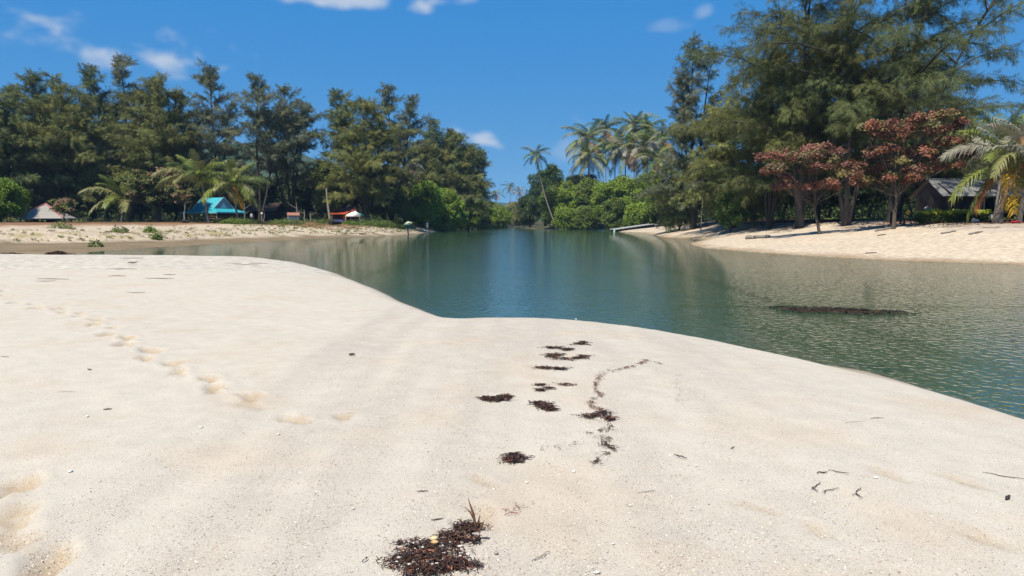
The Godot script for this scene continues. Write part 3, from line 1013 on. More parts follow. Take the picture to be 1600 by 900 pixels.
	# mangroves of the left shore
	var mg := "mangrove trees along the water"
	var bright := Color(0.165, 0.24, 0.028)
	var mid := Color(0.125, 0.165, 0.036)
	k = 0
	for q in [[632, 158, 292, 4.0, 1, "mangrove just left of the standing person, over the tent"], [662, 160, 277, 4.6, 0, "brightest green mangrove, right above the standing person"], [692, 168, 288, 4.4, 0, "bright mangrove right of the person at the sand spit's tip"], [676, 176, 284, 4.5, 1, "mangrove half hidden behind the brightest one"], [714, 190, 296, 5.0, 1, "mangrove below the grey dead trunk"], [738, 205, 298, 5.0, 0, "mangrove right of the grey dead trunk"], [722, 196, 322, 4.0, 1, "low mangrove with branches over the water on the left shore"], [752, 232, 310, 5.0, 1, "mangrove at the left side of the river's narrowest part"], [700, 210, 282, 5.0, 1, "taller mangrove behind, under the far casuarinas"], [770, 275, 318, 5.5, 0, "small far mangrove at the left of the river bend"]]:
		broadleaf("mangrove_tree", q[5], "mangrove", q[0], q[1], q[2], q[3], 240 + k, [bright, mid][q[4]], mg, {"lumps": 44, "per": 36, "size": 1.1 + q[1] / 500.0, "bottom": 0.0})
		k += 1
	k = 0
	for q in [[706, 172, 304, 3.4, "bright low mangrove hanging over the water right of the sand spit"], [730, 186, 312, 3.8, "bright low mangrove second along the water right of the sand spit"], [756, 206, 316, 4.4, "bright low mangrove third along the water right of the sand spit"], [778, 236, 320, 4.6, "bright low mangrove farthest along the left water's edge"], [690, 164, 318, 2.4, "small bright mangrove nearest the sand spit's tip"]]:
		broadleaf("mangrove_tree", q[4], "mangrove", q[0], q[1], q[2], q[3], 690 + k, bright, mg, {"lumps": 42, "per": 34, "size": 1.3, "bottom": -0.02})
		k += 1
	var pole := thing("dead_trunk", "bare grey dead palm trunk poking out of the left mangroves", "dead tree", spot(733, 188, 0.2))
	var b := MB.new()
	b.tube(PackedVector3Array([Vector3.ZERO, Vector3(0.3, 6, 0), Vector3(1.0, up(264, 188) - 1.5, 0)]), PackedFloat32Array([0.28, 0.22, 0.16]), 8)
	part("trunk", b, M.pale_bark, pole)


func make_far_bend() -> void:
	var mg := "mangrove trees along the water"
	var k := 0
	for q in [[786, 318, 318, 6.5, "far bushy mangrove where the river bends out of sight"], [808, 330, 310, 6.5, "far pale mangrove in the middle of the river's end"], [758, 330, 312, 7.0, "far mangrove behind the left side of the river bend"], [832, 300, 306, 6.5, "far mangrove where the river narrows on the right"], [818, 262, 322, 4.5, "olive mangrove left of the tall dark tree"], [796, 350, 322, 8.0, "low far thicket closing the river"]]:
		broadleaf("mangrove_tree", q[4], "mangrove", q[0], q[1], q[2], q[3], 260 + k, [Color(0.15, 0.17, 0.05), Color(0.19, 0.185, 0.065), Color(0.15, 0.19, 0.045)][k % 3], mg, {"lumps": 40, "per": 30, "size": 1.9, "bottom": 0.03})
		k += 1
	palm_at("tiny far palm in the middle of the river's end", 798, 360, 797, 293, 5.0, 13, 310, ["deep", "green"], {})
	palm_at("tiny far palm with greyish leaves left of the tall dark tree", 812, 350, 811, 300, 5.0, 13, 311, ["silver", "pale"], {})
	palm_at("tiny far palm at the left side of the river's end", 776, 350, 775, 304, 5.0, 13, 312, ["silver", "green"], {})


func make_right_woods() -> void:
	var mg := "mangrove trees along the water"
	var bright := Color(0.165, 0.235, 0.03)
	var mid := Color(0.12, 0.165, 0.032)
	broadleaf("tall_dark_tree", "tall dark green tree behind the leaning palm's trunk", "tree", 852, 222, 250, 7.0, 270, Color(0.05, 0.085, 0.022), "", {"lumps": 64, "per": 40, "size": 1.5, "bottom": 0.03})
	broadleaf("tall_dark_tree", "dark tree between the leaning palm and the palm cluster", "tree", 908, 232, 262, 6.0, 271, Color(0.05, 0.075, 0.024), "", {"lumps": 44, "per": 38, "size": 1.5, "bottom": 0.05})
	broadleaf("tall_dark_tree", "low dark tree at the water left of the leaning palm", "tree", 828, 236, 300, 4.2, 272, Color(0.055, 0.08, 0.025), "", {"lumps": 40, "per": 36, "size": 1.4, "bottom": 0.02})
	var k := 0
	for q in [[868, 206, 288, 4.6, 1, "mangrove around the leaning palm's base"], [896, 203, 276, 5.2, 0, "mangrove right of the leaning palm's trunk"], [926, 198, 270, 5.2, 1, "rounded mangrove under the leftmost palms of the cluster"], [950, 192, 276, 4.8, 0, "mangrove left of the jetty's outer end"], [978, 186, 266, 5.2, 0, "tall bright mangrove above the jetty's middle"], [1008, 178, 262, 5.4, 0, "tall bright mangrove above the jetty's inner end"], [1032, 172, 276, 4.4, 1, "mangrove right of the jetty's inner end"], [962, 180, 308, 3.6, 1, "low mangrove with boughs over the jetty's outer end"], [996, 172, 314, 3.2, 0, "low leafy mangrove just behind the jetty"], [884, 196, 322, 3.4, 0, "low bright mangrove touching the water near the leaning palm"], [918, 192, 318, 3.6, 1, "low mangrove touching the water between leaning palm and jetty"]]:
		broadleaf("mangrove_tree", q[5], "mangrove", q[0], q[1], q[2], q[3], 280 + k, [bright, mid][q[4]], mg, {"lumps": 46, "per": 38, "size": 1.1 + q[1] / 500.0, "bottom": -0.02})
		k += 1
	palm_at("solitary coconut palm leaning far out over the water", 874, 196, 837, 243, 4.6, 20, 320, ["deep", "green", "pale", "silver"], {"thick": 0.19, "sag": -0.035, "droop": 0.95, "nuts": 4})
	k = 0
	for q in [[920, 224, 917, 212, "leftmost palm of the cluster, high above the mangroves", 7.0], [921, 216, 920, 236, "palm of the cluster hanging lower in front of the leftmost one", 6.2], [946, 238, 944, 196, "slim dark palm just right of the leftmost in the cluster", 5.6], [974, 220, 976, 226, "foremost palm of the cluster with long drooping pale leaves", 7.2], [990, 234, 988, 190, "highest palm of the cluster, second crown from its right", 6.4], [1010, 230, 1008, 198, "dark upright palm right of the highest one in the cluster", 5.8], [1004, 216, 1003, 226, "palm of the cluster between the foremost one and the casuarina", 6.4], [1036, 222, 1033, 212, "palm of the cluster touching the tall thin casuarina", 6.8], [958, 242, 960, 222, "palm behind the foremost one of the cluster", 6.0], [1022, 212, 1024, 244, "low palm of the cluster hanging beside the thin casuarina", 6.0]]:
		palm_at(q[4], q[0], q[1], q[2], q[3] + 8.0, q[5] * 1.3, 30, 330 + k, [["deep", "green", "silver", "pale"], ["deep", "green", "pale"], ["deep", "deep", "green"]][k % 3], {"droop": 1.0, "thick": 0.2})
		k += 1
	# the casuarinas of the right bank
	casuarina("tall thin grey-green casuarina standing alone left of the big ones", 1082, 106, 62, 5.0, 121, NEEDLE_COOL, {"from": 0.06, "stems": 3, "spread": 0.3, "size": 0.8, "sparse": 0.8})
	casuarina("yellowish weeping casuarina between the thin one and the giants", 1146, 92, 130, 5.0, 122, NEEDLE_DRY, {"from": 0.16, "low": 0.2, "sparse": 0.75})
	casuarina("low casuarina drooping over the jetty's inner end", 1062, 112, 250, 3.2, 123, NEEDLE, {"from": 0.14, "low": 0.1, "sparse": 0.8})
	casuarina("casuarina in the dark behind the red-leaved trees' left side", 1200, 84, 96, 6.0, 124, NEEDLE, {"from": 0.2, "near": true, "sparse": 0.75})
	casuarina("giant casuarina whose bare trunk shows in the middle of its crown", 1318, 76, -150, 10.5, 125, NEEDLE, {"from": 0.24, "near": true, "low": 0.4, "thick": 0.75, "stems": 3, "spread": 0.6, "sparse": 0.52})
	casuarina("giant casuarina left of the bare-trunked one, reaching out to the left", 1246, 79, -60, 9.0, 126, NEEDLE_DRY, {"from": 0.22, "near": true, "low": 0.35, "stems": 3, "sparse": 0.56})
	casuarina("giant casuarina leaning right with long open boughs against the sky", 1388, 75, -110, 10.6, 127, NEEDLE, {"from": 0.22, "near": true, "lean": Vector3(0.2, 0, 0), "sparse": 0.5, "thick": 0.8, "low": 0.3, "stems": 2, "spread": 0.55})
	casuarina("short olive casuarina behind the red-leaved trees' right side", 1466, 92, 186, 5.6, 128, NEEDLE_DRY, {"from": 0.1, "near": true})
	casuarina("low weeping casuarina under the giants, behind both red-leaved trees", 1330, 86, 120, 6.4, 129, NEEDLE_DRY, {"from": 0.3, "near": true, "low": 0.15, "stems": 2})
	casuarina("casuarina with a full crown filling the space behind the giants", 1275, 94, 70, 6.8, 130, NEEDLE, {"from": 0.26, "near": true, "low": 0.3, "stems": 2})
	casuarina("casuarina behind the leaning giant, its crown under the open boughs", 1400, 94, 90, 6.5, 131, NEEDLE, {"from": 0.28, "near": true, "low": 0.3, "stems": 2})
	var g := "dark trees at the back of the right bank"
	k = 0
	for q in [[1120, 118, 262, 4.0, "dark tree behind the weeping casuarina's trunk"], [1165, 108, 250, 4.2, "dark tree left of the first red-leaved tree"], [1222, 106, 240, 4.6, "dark tree right behind the first red-leaved tree"], [1290, 112, 236, 4.8, "dark tree between the two red-leaved trees"], [1356, 110, 230, 4.8, "dark tree behind the second red-leaved tree"], [1420, 118, 236, 4.4, "dark tree left of the grey-roofed hut"], [1480, 116, 238, 5.0, "dark tree behind the grey-roofed hut's ridge"], [1556, 112, 226, 5.0, "dark tree behind the big right palm"], [1608, 108, 216, 5.0, "dark tree at the right edge behind the palms"]]:
		broadleaf("dark_tree", q[4], "tree", q[0], q[1], q[2], q[3], 400 + k, Color(0.05, 0.07, 0.024), g, {"lumps": 40, "per": 34, "size": 1.4, "bottom": 0.1, "fork": 0.25})
		k += 1
	broadleaf("low_bush", "leafy green bush under the weeping casuarina", "bush", 1140, 88, 296, 2.2, 410, Color(0.10, 0.15, 0.035), "", {"lumps": 26, "per": 30, "size": 0.8, "bottom": 0.05})
	# red-leaved trees
	var rusty := Color(0.165, 0.072, 0.046)
	var left_boughs := [[1194, 246, 0.5], [1215, 240, 0.6], [1236, 250, 0.6], [1254, 240, 0.6], [1270, 229, 0.55], [1285, 242, 0.6], [1302, 256, 0.6], [1322, 264, 0.5], [1213, 268, 0.55], [1240, 275, 0.6], [1264, 262, 0.6], [1290, 282, 0.55], [1255, 292, 0.55], [1312, 287, 0.5], [1336, 272, 0.4], [1198, 263, 0.4], [1226, 291, 0.45], [1276, 228, 0.4]]
	broadleaf("tropical_almond_tree", "smaller red-and-green-leaved almond tree with a thin leaning trunk, nearer the jetty", "tree", 1280, 60, 222, 3.9, 411, Color(0.135, 0.115, 0.055), "", {"lumps": 60, "per": 24, "size": 0.7, "bottom": 0.30, "rosette": true, "tiers": 5, "alt": Color(0.19, 0.088, 0.062), "alt_share": 0.5, "fork": 0.30, "lean": -0.10, "deep": 1.9, "wood": M.branch, "thick": 0.11, "mottle": 0.35, "boughs": left_boughs})
	var right_boughs := [[1345, 201, 0.5], [1364, 193, 0.5], [1385, 206, 0.55], [1402, 190, 0.55], [1421, 196, 0.55], [1441, 183, 0.55], [1461, 181, 0.5], [1476, 196, 0.5], [1440, 206, 0.55], [1414, 216, 0.6], [1384, 229, 0.55], [1354, 241, 0.5], [1334, 256, 0.45], [1366, 263, 0.5], [1396, 250, 0.6], [1426, 236, 0.6], [1456, 223, 0.55], [1472, 214, 0.5], [1490, 242, 0.45], [1450, 246, 0.55], [1420, 263, 0.55], [1384, 276, 0.5], [1345, 279, 0.45], [1470, 260, 0.45], [1405, 281, 0.45], [1325, 269, 0.4]]
	broadleaf("tropical_almond_tree", "deep red-leaved almond tree in front of the giant casuarinas", "tree", 1394, 57, 176, 4.4, 412, rusty, "", {"lumps": 84, "per": 23, "size": 0.7, "bottom": 0.30, "rosette": true, "tiers": 7, "alt": Color(0.15, 0.13, 0.05), "alt_share": 0.22, "fork": 0.28, "lean": 0.03, "deep": 1.9, "thick": 0.13, "wood": M.branch, "mottle": 0.35, "boughs": right_boughs})
	# palms by the hut
	palm_at("big grey-green coconut palm with arching leaves in front of the grey-roofed hut", 1556, 54, 1566, 252, 4.9, 20, 420, ["silver", "pale", "green", "silver"], {"thick": 0.24, "droop": 0.9, "old": "rust", "extra": [["green", 6, 2.75, 4.9], ["yellow", 6, 2.9, 3.2], ["rust", 6, 3.05, 4.2], ["yellow", 6, -1.9, 4.4]]})
	palm_at("coconut palm with brownish leaves at the right edge beside the big one", 1588, 52, 1604, 238, 4.6, 18, 421, ["silver", "brown", "pale"], {"thick": 0.15, "droop": 0.95})
	palm_at("green upright coconut palm behind the big grey-green one", 1552, 66, 1560, 222, 5.0, 16, 422, ["green", "deep", "green"], {"thick": 0.16, "droop": 0.5})


# ---------------------------------------------------------------- huts and shelters
func ribbed(b: MB, a: Vector3, along: Vector3, down: Vector3, ribs: int, rise: float, thick: float) -> void:  # corrugated sheet: ribs run down the slope
	var nrm := along.cross(down).normalized()
	if nrm.y < 0.0:
		nrm = -nrm
	var n := ribs * 2
	for i in n:
		var p := a + along * (float(i) / n) + nrm * (rise if i % 2 else 0.0)
		var q := a + along * (float(i + 1) / n) + nrm * (0.0 if i % 2 else rise)
		b.face(p, q, q + down, p + down, nrm)
		b.face(p - nrm * thick, q - nrm * thick, q + down - nrm * thick, p + down - nrm * thick, -nrm)
		b.face(p + down, q + down, q + down - nrm * thick, p + down - nrm * thick, down)


func one(colour: Color) -> MB:
	var b := MB.new()
	b.col = colour
	return b


func make_pavilion() -> void:
	var d := 124.0
	var t := thing("pavilion", "open-sided pavilion with a bright turquoise metal roof under the palms", "pavilion", spot(336, d, 0.05), deg_to_rad(-27))
	var w := 4.4; var z := 3.2; var eave := up(332, d) - t.position.y; var mid := eave + 0.62; var ridge := up(309, d) - t.position.y
	# upper gable roof
	for side in [1.0, -1.0]:
		for k in 6:
			var b := MB.new()
			var x0 := -2.5 + k * 5.0 / 6.0
			ribbed(b, Vector3(x0, ridge, 0), Vector3(5.0 / 6.0 - 0.01, 0, 0), Vector3(0, mid - ridge, 2.1 * side), 4, 0.035, 0.03)
			part("roof_sheet", b, M.blue_roof, t)
	# lower skirt on four sides
	var c := [Vector3(-2.5, mid, -2.1), Vector3(2.5, mid, -2.1), Vector3(2.5, mid, 2.1), Vector3(-2.5, mid, 2.1)]
	var e := [Vector3(-w, eave, -z), Vector3(w, eave, -z), Vector3(w, eave, z), Vector3(-w, eave, z)]
	for k in 4:
		var q := (k + 1) % 4
		var b := MB.new()
		var o: Vector3 = (e[k] + e[q]) * Vector3(1, 0, 1) + Vector3(0, 3, 0)
		var n := 14
		for i in n:
			var f := float(i) / n; var g := float(i + 1) / n
			var lift := Vector3(0, 0.03, 0)
			var p0: Vector3 = c[k].lerp(c[q], f) + lift * (i % 2); var p1: Vector3 = c[k].lerp(c[q], g) + lift * ((i + 1) % 2)
			var q0: Vector3 = e[k].lerp(e[q], f) + lift * (i % 2); var q1: Vector3 = e[k].lerp(e[q], g) + lift * ((i + 1) % 2)
			b.face(p0, p1, q1, q0, o)
			b.face(p0 - lift * 1.5, p1 - lift * 1.5, q1 - lift * 1.5, q0 - lift * 1.5, -o)
		part("skirt_roof", b, M.blue_roof, t)
		var f := one(Color(0.16, 0.36, 0.40))
		f.bar(e[k] + Vector3(0, -0.1, 0), e[q] + Vector3(0, -0.1, 0), 0.06, 0.2)
		part("fascia", f, M.tint, t)
	for side in [1.0, -1.0]:
		var b := one(Color(0.28, 0.33, 0.40))
		var x: float = 2.38 * side
		b.out(Vector3(x, ridge - 0.08, 0), Vector3(x, mid, 1.95), Vector3(x, mid, -1.95), Vector3(side, 0, 0))
		b.out(Vector3(x - 0.05 * side, ridge - 0.08, 0), Vector3(x - 0.05 * side, mid, 1.95), Vector3(x - 0.05 * side, mid, -1.95), Vector3(-side, 0, 0))
		var gable := part("gable", b, M.tint, t)
		var v := one(Color(0.62, 0.68, 0.74))
		x += 0.02 * side
		v.out(Vector3(x, mid + 0.95, 0), Vector3(x, mid + 0.06, 0.75), Vector3(x, mid + 0.06, -0.75), Vector3(side, 0, 0))
		part("vent", v, M.tint, gable)
		for s2 in [1.0, -1.0]:
			var bb := one(Color(0.45, 0.5, 0.55))
			bb.bar(Vector3(2.53 * side, ridge + 0.02, 0), Vector3(2.53 * side, mid - 0.02, 2.12 * s2), 0.05, 0.2)
			part("barge_board", bb, M.tint, t)
	for x in [-4.1, -1.4, 1.4, 4.1]:
		for zz in [-2.9, 2.9]:
			var b := one(Color(0.16, 0.24, 0.23))
			b.slab(x, eave / 2.0 - 0.05, zz, 0.16, eave, 0.16)
			part("post", b, M.tint, t)
	var deck := one(Color(0.16, 0.12, 0.09))
	deck.slab(0, 0.12, 0, 8.6, 0.2, 6.2)
	part("floor", deck, M.tint, t)
	for k in 3:
		var b := one(Color(0.20, 0.10, 0.05))
		var x := -2.6 + k * 2.7
		b.slab(x, 0.85, 1.6, 1.5, 0.07, 0.8)
		for i in 4:
			b.slab(x + (0.65 if i % 2 else -0.65), 0.5, 1.6 + (0.32 if i < 2 else -0.32), 0.07, 0.64, 0.07)
		part("table", b, M.tint, t)
	var rail := one(Color(0.24, 0.13, 0.07))
	rail.bar(Vector3(1.4, 1.05, 2.95), Vector3(4.1, 1.05, 2.95), 0.06, 0.1)
	rail.bar(Vector3(1.4, 0.65, 2.95), Vector3(4.1, 0.65, 2.95), 0.06, 0.08)
	rail.bar(Vector3(4.15, 1.05, -2.9), Vector3(4.15, 1.05, 2.9), 0.06, 0.1)
	part("railing", rail, M.tint, t)
	var back := one(Color(0.06, 0.05, 0.045))
	back.slab(0, 1.2, -2.95, 5.4, 2.0, 0.08)
	part("back_wall", back, M.tint, t)


func make_thatched_hut() -> void:
	var d := 108.0
	var t := thing("thatched_hut", "hut with a pale pyramid roof of grey thatch half hidden by trees", "hut", spot(76, d, 0.1), 0.25)
	var eave := up(341, d) - t.position.y; var top := up(319, d) - t.position.y
	var r := 3.0
	for k in 4:
		var a := k * PI / 2.0
		var b := MB.new()
		var o := Vector3(cos(a), 0, sin(a)); var s := Vector3(-sin(a), 0, cos(a))
		var rows := 9
		for i in rows:  # overlapping courses
			var f := float(i) / rows; var g := float(i + 1) / rows + 0.02
			var y0 := lerpf(top, eave, f) + 0.05; var y1 := lerpf(top, eave, g)
			var r0 := r * f; var r1 := r * g
			b.face(o * r0 - s * r0 + Vector3(0, y0, 0), o * r0 + s * r0 + Vector3(0, y0, 0), o * r1 + s * r1 + Vector3(0, y1 + 0.05, 0), o * r1 - s * r1 + Vector3(0, y1 + 0.05, 0), o + Vector3.UP)
			b.face(o * r1 - s * r1 + Vector3(0, y1 + 0.05, 0), o * r1 + s * r1 + Vector3(0, y1 + 0.05, 0), o * r1 + s * r1 + Vector3(0, y1 - 0.03, 0), o * r1 - s * r1 + Vector3(0, y1 - 0.03, 0), o)
		part("roof", b, M.thatch, t)
		var c := one(Color(0.42, 0.16, 0.15))
		c.bar((o + s) * r + Vector3(0, eave + 0.05, 0), Vector3(0, top + 0.1, 0), 0.16, 0.12)
		part("ridge_cap", c, M.tint, t)
		var e := one(Color(0.05, 0.14, 0.15))
		e.bar(o * (r - 0.06) - s * (r - 0.1) + Vector3(0, eave - 0.12, 0), o * (r - 0.06) + s * (r - 0.1) + Vector3(0, eave - 0.12, 0), 0.06, 0.18)
		part("fascia", e, M.tint, t)
		var p := one(Color(0.13, 0.10, 0.08))
		p.slab(((o + s) * 2.5).x, eave / 2.0, ((o + s) * 2.5).z, 0.18, eave, 0.18)
		part("post", p, M.tint, t)
	var w := one(Color(0.11, 0.075, 0.06))
	w.slab(0, eave * 0.45, -1.2, 4.4, eave * 0.9, 0.12)
	w.slab(-2.2, eave * 0.3, 0.2, 0.12, eave * 0.6, 2.6)
	part("wall", w, M.tint, t)


func make_brown_hut() -> void:
	var d := 140.0
	var t := thing("brown_hut", "dark brown wooden hut with a low roof behind the yellow palm leaf", "hut", spot(414, d, 0.1), -0.1)
	var eave := up(330, d) - t.position.y; var top := up(317, d) - t.position.y
	for side in [1.0, -1.0]:
		for k in 6:
			var b := MB.new()
			ribbed(b, Vector3(-3.6 + k * 1.2, top, 0), Vector3(1.19, 0, 0), Vector3(0, eave - top, 3.0 * side), 4, 0.04, 0.04)
			part("roof_sheet", b, worn_brown(), t)
	for k in 11:  # wall planks of the front, with a doorway left open
		if k == 4 or k == 5:
			continue
		var b := MB.new()
		b.slab(-2.9 + k * 0.58, eave * 0.48, 2.0 + (0.012 if k % 2 else 0.0), 0.56, eave * 0.96, 0.05)
		part("plank", b, M.dark_wood, t)
	var w := MB.new()
	w.slab(-3.2, eave * 0.48, 0, 0.08, eave * 0.96, 4.0)
	w.slab(3.2, eave * 0.48, 0, 0.08, eave * 0.96, 4.0)
	w.slab(0, eave * 0.48, -2.0, 6.4, eave * 0.96, 0.08)
	part("wall", w, M.dark_wood, t)


func worn_brown() -> StandardMaterial3D:
	if not M.has("brown_roof"):
		M.brown_roof = worn(Color(0.10, 0.06, 0.045), 0.8, noise_map(0.05, 0.6, 1.0, 256, 31), Vector3(0.9, 0.4, 0.9))
	return M.brown_roof


func make_white_stall() -> void:
	var d := 130.0
	var t := thing("white_stall", "tiny white stall with a faded red roof standing on thin legs", "stall", spot(460, d, 0.05), 0.35)
	for side in [1.0, -1.0]:
		for k in 3:
			var b := MB.new()
			ribbed(b, Vector3(-1.05 + k * 0.7, 1.75, 0), Vector3(0.69, 0, 0), Vector3(0, -0.5, 0.75 * side), 3, 0.03, 0.03)
			b.c.fill(Color(0.27, 0.13, 0.10))
			part("roof_sheet", b, M.tint, t)
	var b1 := MB.new()
	b1.slab(0, 0.98, 0, 1.9, 0.55, 1.1)
	part("body", b1, M.white, t)
	var b2 := one(Color(0.02, 0.16, 0.12))
	b2.slab(0, 0.62, 0, 1.94, 0.14, 1.14)
	part("base", b2, M.tint, t)
	for x in [-0.85, 0.85]:
		for z in [-0.45, 0.45]:
			var l := one(Color(0.5, 0.48, 0.44))
			l.slab(x, 0.27, z, 0.1, 0.55, 0.1)
			part("leg", l, M.tint, t)


func make_orange_stall() -> void:
	var d := 138.0
	var t := thing("orange_roofed_stall", "beach stall with an orange corrugated roof and a blue front", "stall", spot(538, d, 0.05), 0.12)
	var eave := up(335, d) - t.position.y; var top := up(325, d) - t.position.y
	for k in 6:
		var b := MB.new()
		ribbed(b, Vector3(-2.2 + k * 0.75, top, -1.6), Vector3(0.74, 0, 0), Vector3(0, eave - top, 3.0), 3, 0.04, 0.03)
		part("roof_sheet", b, M.orange_roof, t)
	for x in [-2.0, 0.2, 2.1]:
		for z in [-1.4, 1.2]:
			var b := one(Color(0.22, 0.13, 0.08))
			b.slab(x, eave / 2.0, z, 0.12, eave + (0.5 if z < 0 else 0.0), 0.12)
			part("post", b, M.tint, t)
	for k in 4:
		var b := one(Color(0.13, 0.15, 0.36) if k % 2 else Color(0.17, 0.20, 0.42))
		b.slab(-1.85 + k * 0.72, 0.28, 1.35, 0.7, 0.72, 0.05)
		part("front_panel", b, M.cloth, t)
	var counter := one(Color(0.12, 0.07, 0.05))
	counter.slab(0, 1.0, -1.45, 4.2, 1.9, 0.06)
	part("back_wall", counter, M.tint, t)
	var c := thing("plastic_chair", "red plastic chair inside the orange-roofed stall", "chair", t.transform * Vector3(-0.35, 0.3, 0.3), 0.4)
	var red := Color(0.45, 0.012, 0.018)
	var seat := one(red); seat.slab(0, 0.45, 0, 0.48, 0.04, 0.46); part("seat", seat, M.tint, c)
	var back := one(red); back.slab(0, 0.75, -0.22, 0.48, 0.55, 0.04); part("backrest", back, M.tint, c)
	for x in [-0.2, 0.2]:
		for z in [-0.19, 0.19]:
			var l := one(red); l.stick(Vector3(x, 0.43, z), Vector3(x * 1.15, 0, z * 1.15), 0.022, 0.02); part("leg", l, M.tint, c)
		var arm := one(red); arm.bar(Vector3(x * 1.15, 0.68, -0.22), Vector3(x * 1.15, 0.66, 0.2), 0.05, 0.03); part("armrest", arm, M.tint, c)
	var g := thing("canopy_tent", "white peaked canopy tent on orange legs beside the orange-roofed stall", "canopy", spot(556, 134, 0.05), -0.12)
	var e := up(336, 134) - g.position.y; var pk := up(329, 134) - g.position.y
	for k in 4:
		var a := k * PI / 2.0 + PI / 4.0; var a2 := a + PI / 2.0
		var p := Vector3(cos(a), 0, sin(a)) * 1.85; var q := Vector3(cos(a2), 0, sin(a2)) * 1.85
		var b := one(Color(0.70, 0.69, 0.64) if k != 3 else Color(0.16, 0.42, 0.40))
		var o := (p + q).normalized()
		var pm := (p + q) * 0.5
		for seg in [[p, pm], [pm, q]]:
			b.face(Vector3(0, pk, 0), seg[0] + Vector3(0, e, 0), seg[1] + Vector3(0, e - (0.04), 0), Vector3(0, pk, 0), o + Vector3.UP)
			b.face(seg[0] + Vector3(0, e, 0), seg[1] + Vector3(0, e, 0), seg[1] + Vector3(0, e - 0.26, 0), seg[0] + Vector3(0, e - 0.26, 0), o)
		part("canopy_panel", b, M.cloth, g)
		var l := one(Color(0.55, 0.27, 0.15))
		l.slab(p.x, e / 2.0, p.z, 0.13, e, 0.13)
		part("leg", l, M.tint, g)
	var tb := thing("low_table", "low wooden table with crossed legs under the white canopy", "table", spot(556, 133.5, 0.0), 0.1)
	var tt := one(Color(0.33, 0.25, 0.13)); tt.slab(0, 0.72, 0, 1.5, 0.06, 0.8); part("tabletop", tt, M.tint, tb)
	for x in [-0.55, 0.55]:
		for z in [-1.0, 1.0]:
			var l := one(Color(0.33, 0.22, 0.11)); l.stick(Vector3(x, 0.7, 0.3 * z), Vector3(x, 0, -0.3 * z), 0.035, 0.035); part("leg", l, M.tint, tb)


func make_grey_hut() -> void:
	var d := 68.0
	var t := thing("grey_roofed_hut", "dark wooden hut with a grey corrugated roof behind the clipped hedge", "hut", Vector3((1525.0 - 800.0) / LENS * d, 2.25, -d - 1.0), 0.06)
	var eave := up(307, d) - 2.25; var top := up(281, d + 2.2) - 2.25
	var x0 := -3.9; var n := 10
	for k in n:
		var b := MB.new()
		ribbed(b, Vector3(x0 + 0.35 + k * 0.8, top, -1.4), Vector3(0.79, 0, 0), Vector3(-0.35 if k == 0 else 0.0, eave - top, 3.0), 5, 0.04, 0.02)
		part("roof_sheet", b, M.metal_roof, t)
		var c := MB.new()
		ribbed(c, Vector3(x0 + 0.35 + k * 0.8, top, -1.4), Vector3(0.79, 0, 0), Vector3(0, eave - top, -3.0), 5, 0.04, 0.02)
		part("roof_sheet", c, M.metal_roof, t)
	var rid := one(Color(0.30, 0.31, 0.32))
	rid.bar(Vector3(x0 + 0.3, top + 0.07, -1.4), Vector3(x0 + 8.4, top + 0.07, -1.4), 0.3, 0.05)
	part("ridge_cap", rid, M.tint, t)
	for k in 26:  # upright planks of the front wall, doorway left open
		var x := x0 + 0.75 + k * 0.29
		if x > 0.75 and x < 1.75:
			continue
		var b := MB.new()
		b.slab(x, eave * 0.5 - 0.05, 0.55 + (0.012 if k % 2 else 0.0), 0.28, eave - 0.1, 0.04)
		part("plank", b, M.dark_wood, t)
	var w := MB.new()
	w.slab(x0 + 0.6, eave * 0.5, -1.4, 0.08, eave, 3.9)
	w.slab(x0 + 8.2, eave * 0.5, -1.4, 0.08, eave, 3.9)
	w.slab(x0 + 4.4, eave * 0.5, -3.3, 7.5, eave, 0.08)
	part("wall", w, M.dark_wood, t)
	var g := one(Color(0.04, 0.035, 0.035))
	g.out(Vector3(x0 + 0.62, top - 0.1, -1.4), Vector3(x0 + 0.62, eave, 0.9), Vector3(x0 + 0.62, eave, -3.7), Vector3(-1, 0, 0))
	g.out(Vector3(x0 + 0.68, top - 0.1, -1.4), Vector3(x0 + 0.68, eave, 0.9), Vector3(x0 + 0.68, eave, -3.7), Vector3(1, 0, 0))
	part("gable", g, M.tint, t)
	var frame := one(Color(0.20, 0.22, 0.24))
	frame.slab(0.72, eave * 0.45, 0.6, 0.1, eave * 0.9, 0.08)
	frame.slab(1.78, eave * 0.45, 0.6, 0.1, eave * 0.9, 0.08)
	part("door_frame", frame, M.tint, t)
	var win := one(Color(0.015, 0.015, 0.02))
	win.slab(-1.2, 1.15, 0.585, 1.0, 0.7, 0.03)
	part("window", win, M.tint, t)
	var still := one(Color(0.10, 0.09, 0.085))
	still.slab(-1.2, 0.78, 0.61, 1.1, 0.05, 0.08)
	part("sill", still, M.tint, t)
	for k in 3:
		var b := MB.new()
		b.slab(1.25, 0.42 - k * 0.17, 0.85 + k * 0.26, 1.0, 0.15, 0.25)
		part("step", b, M.white, t)


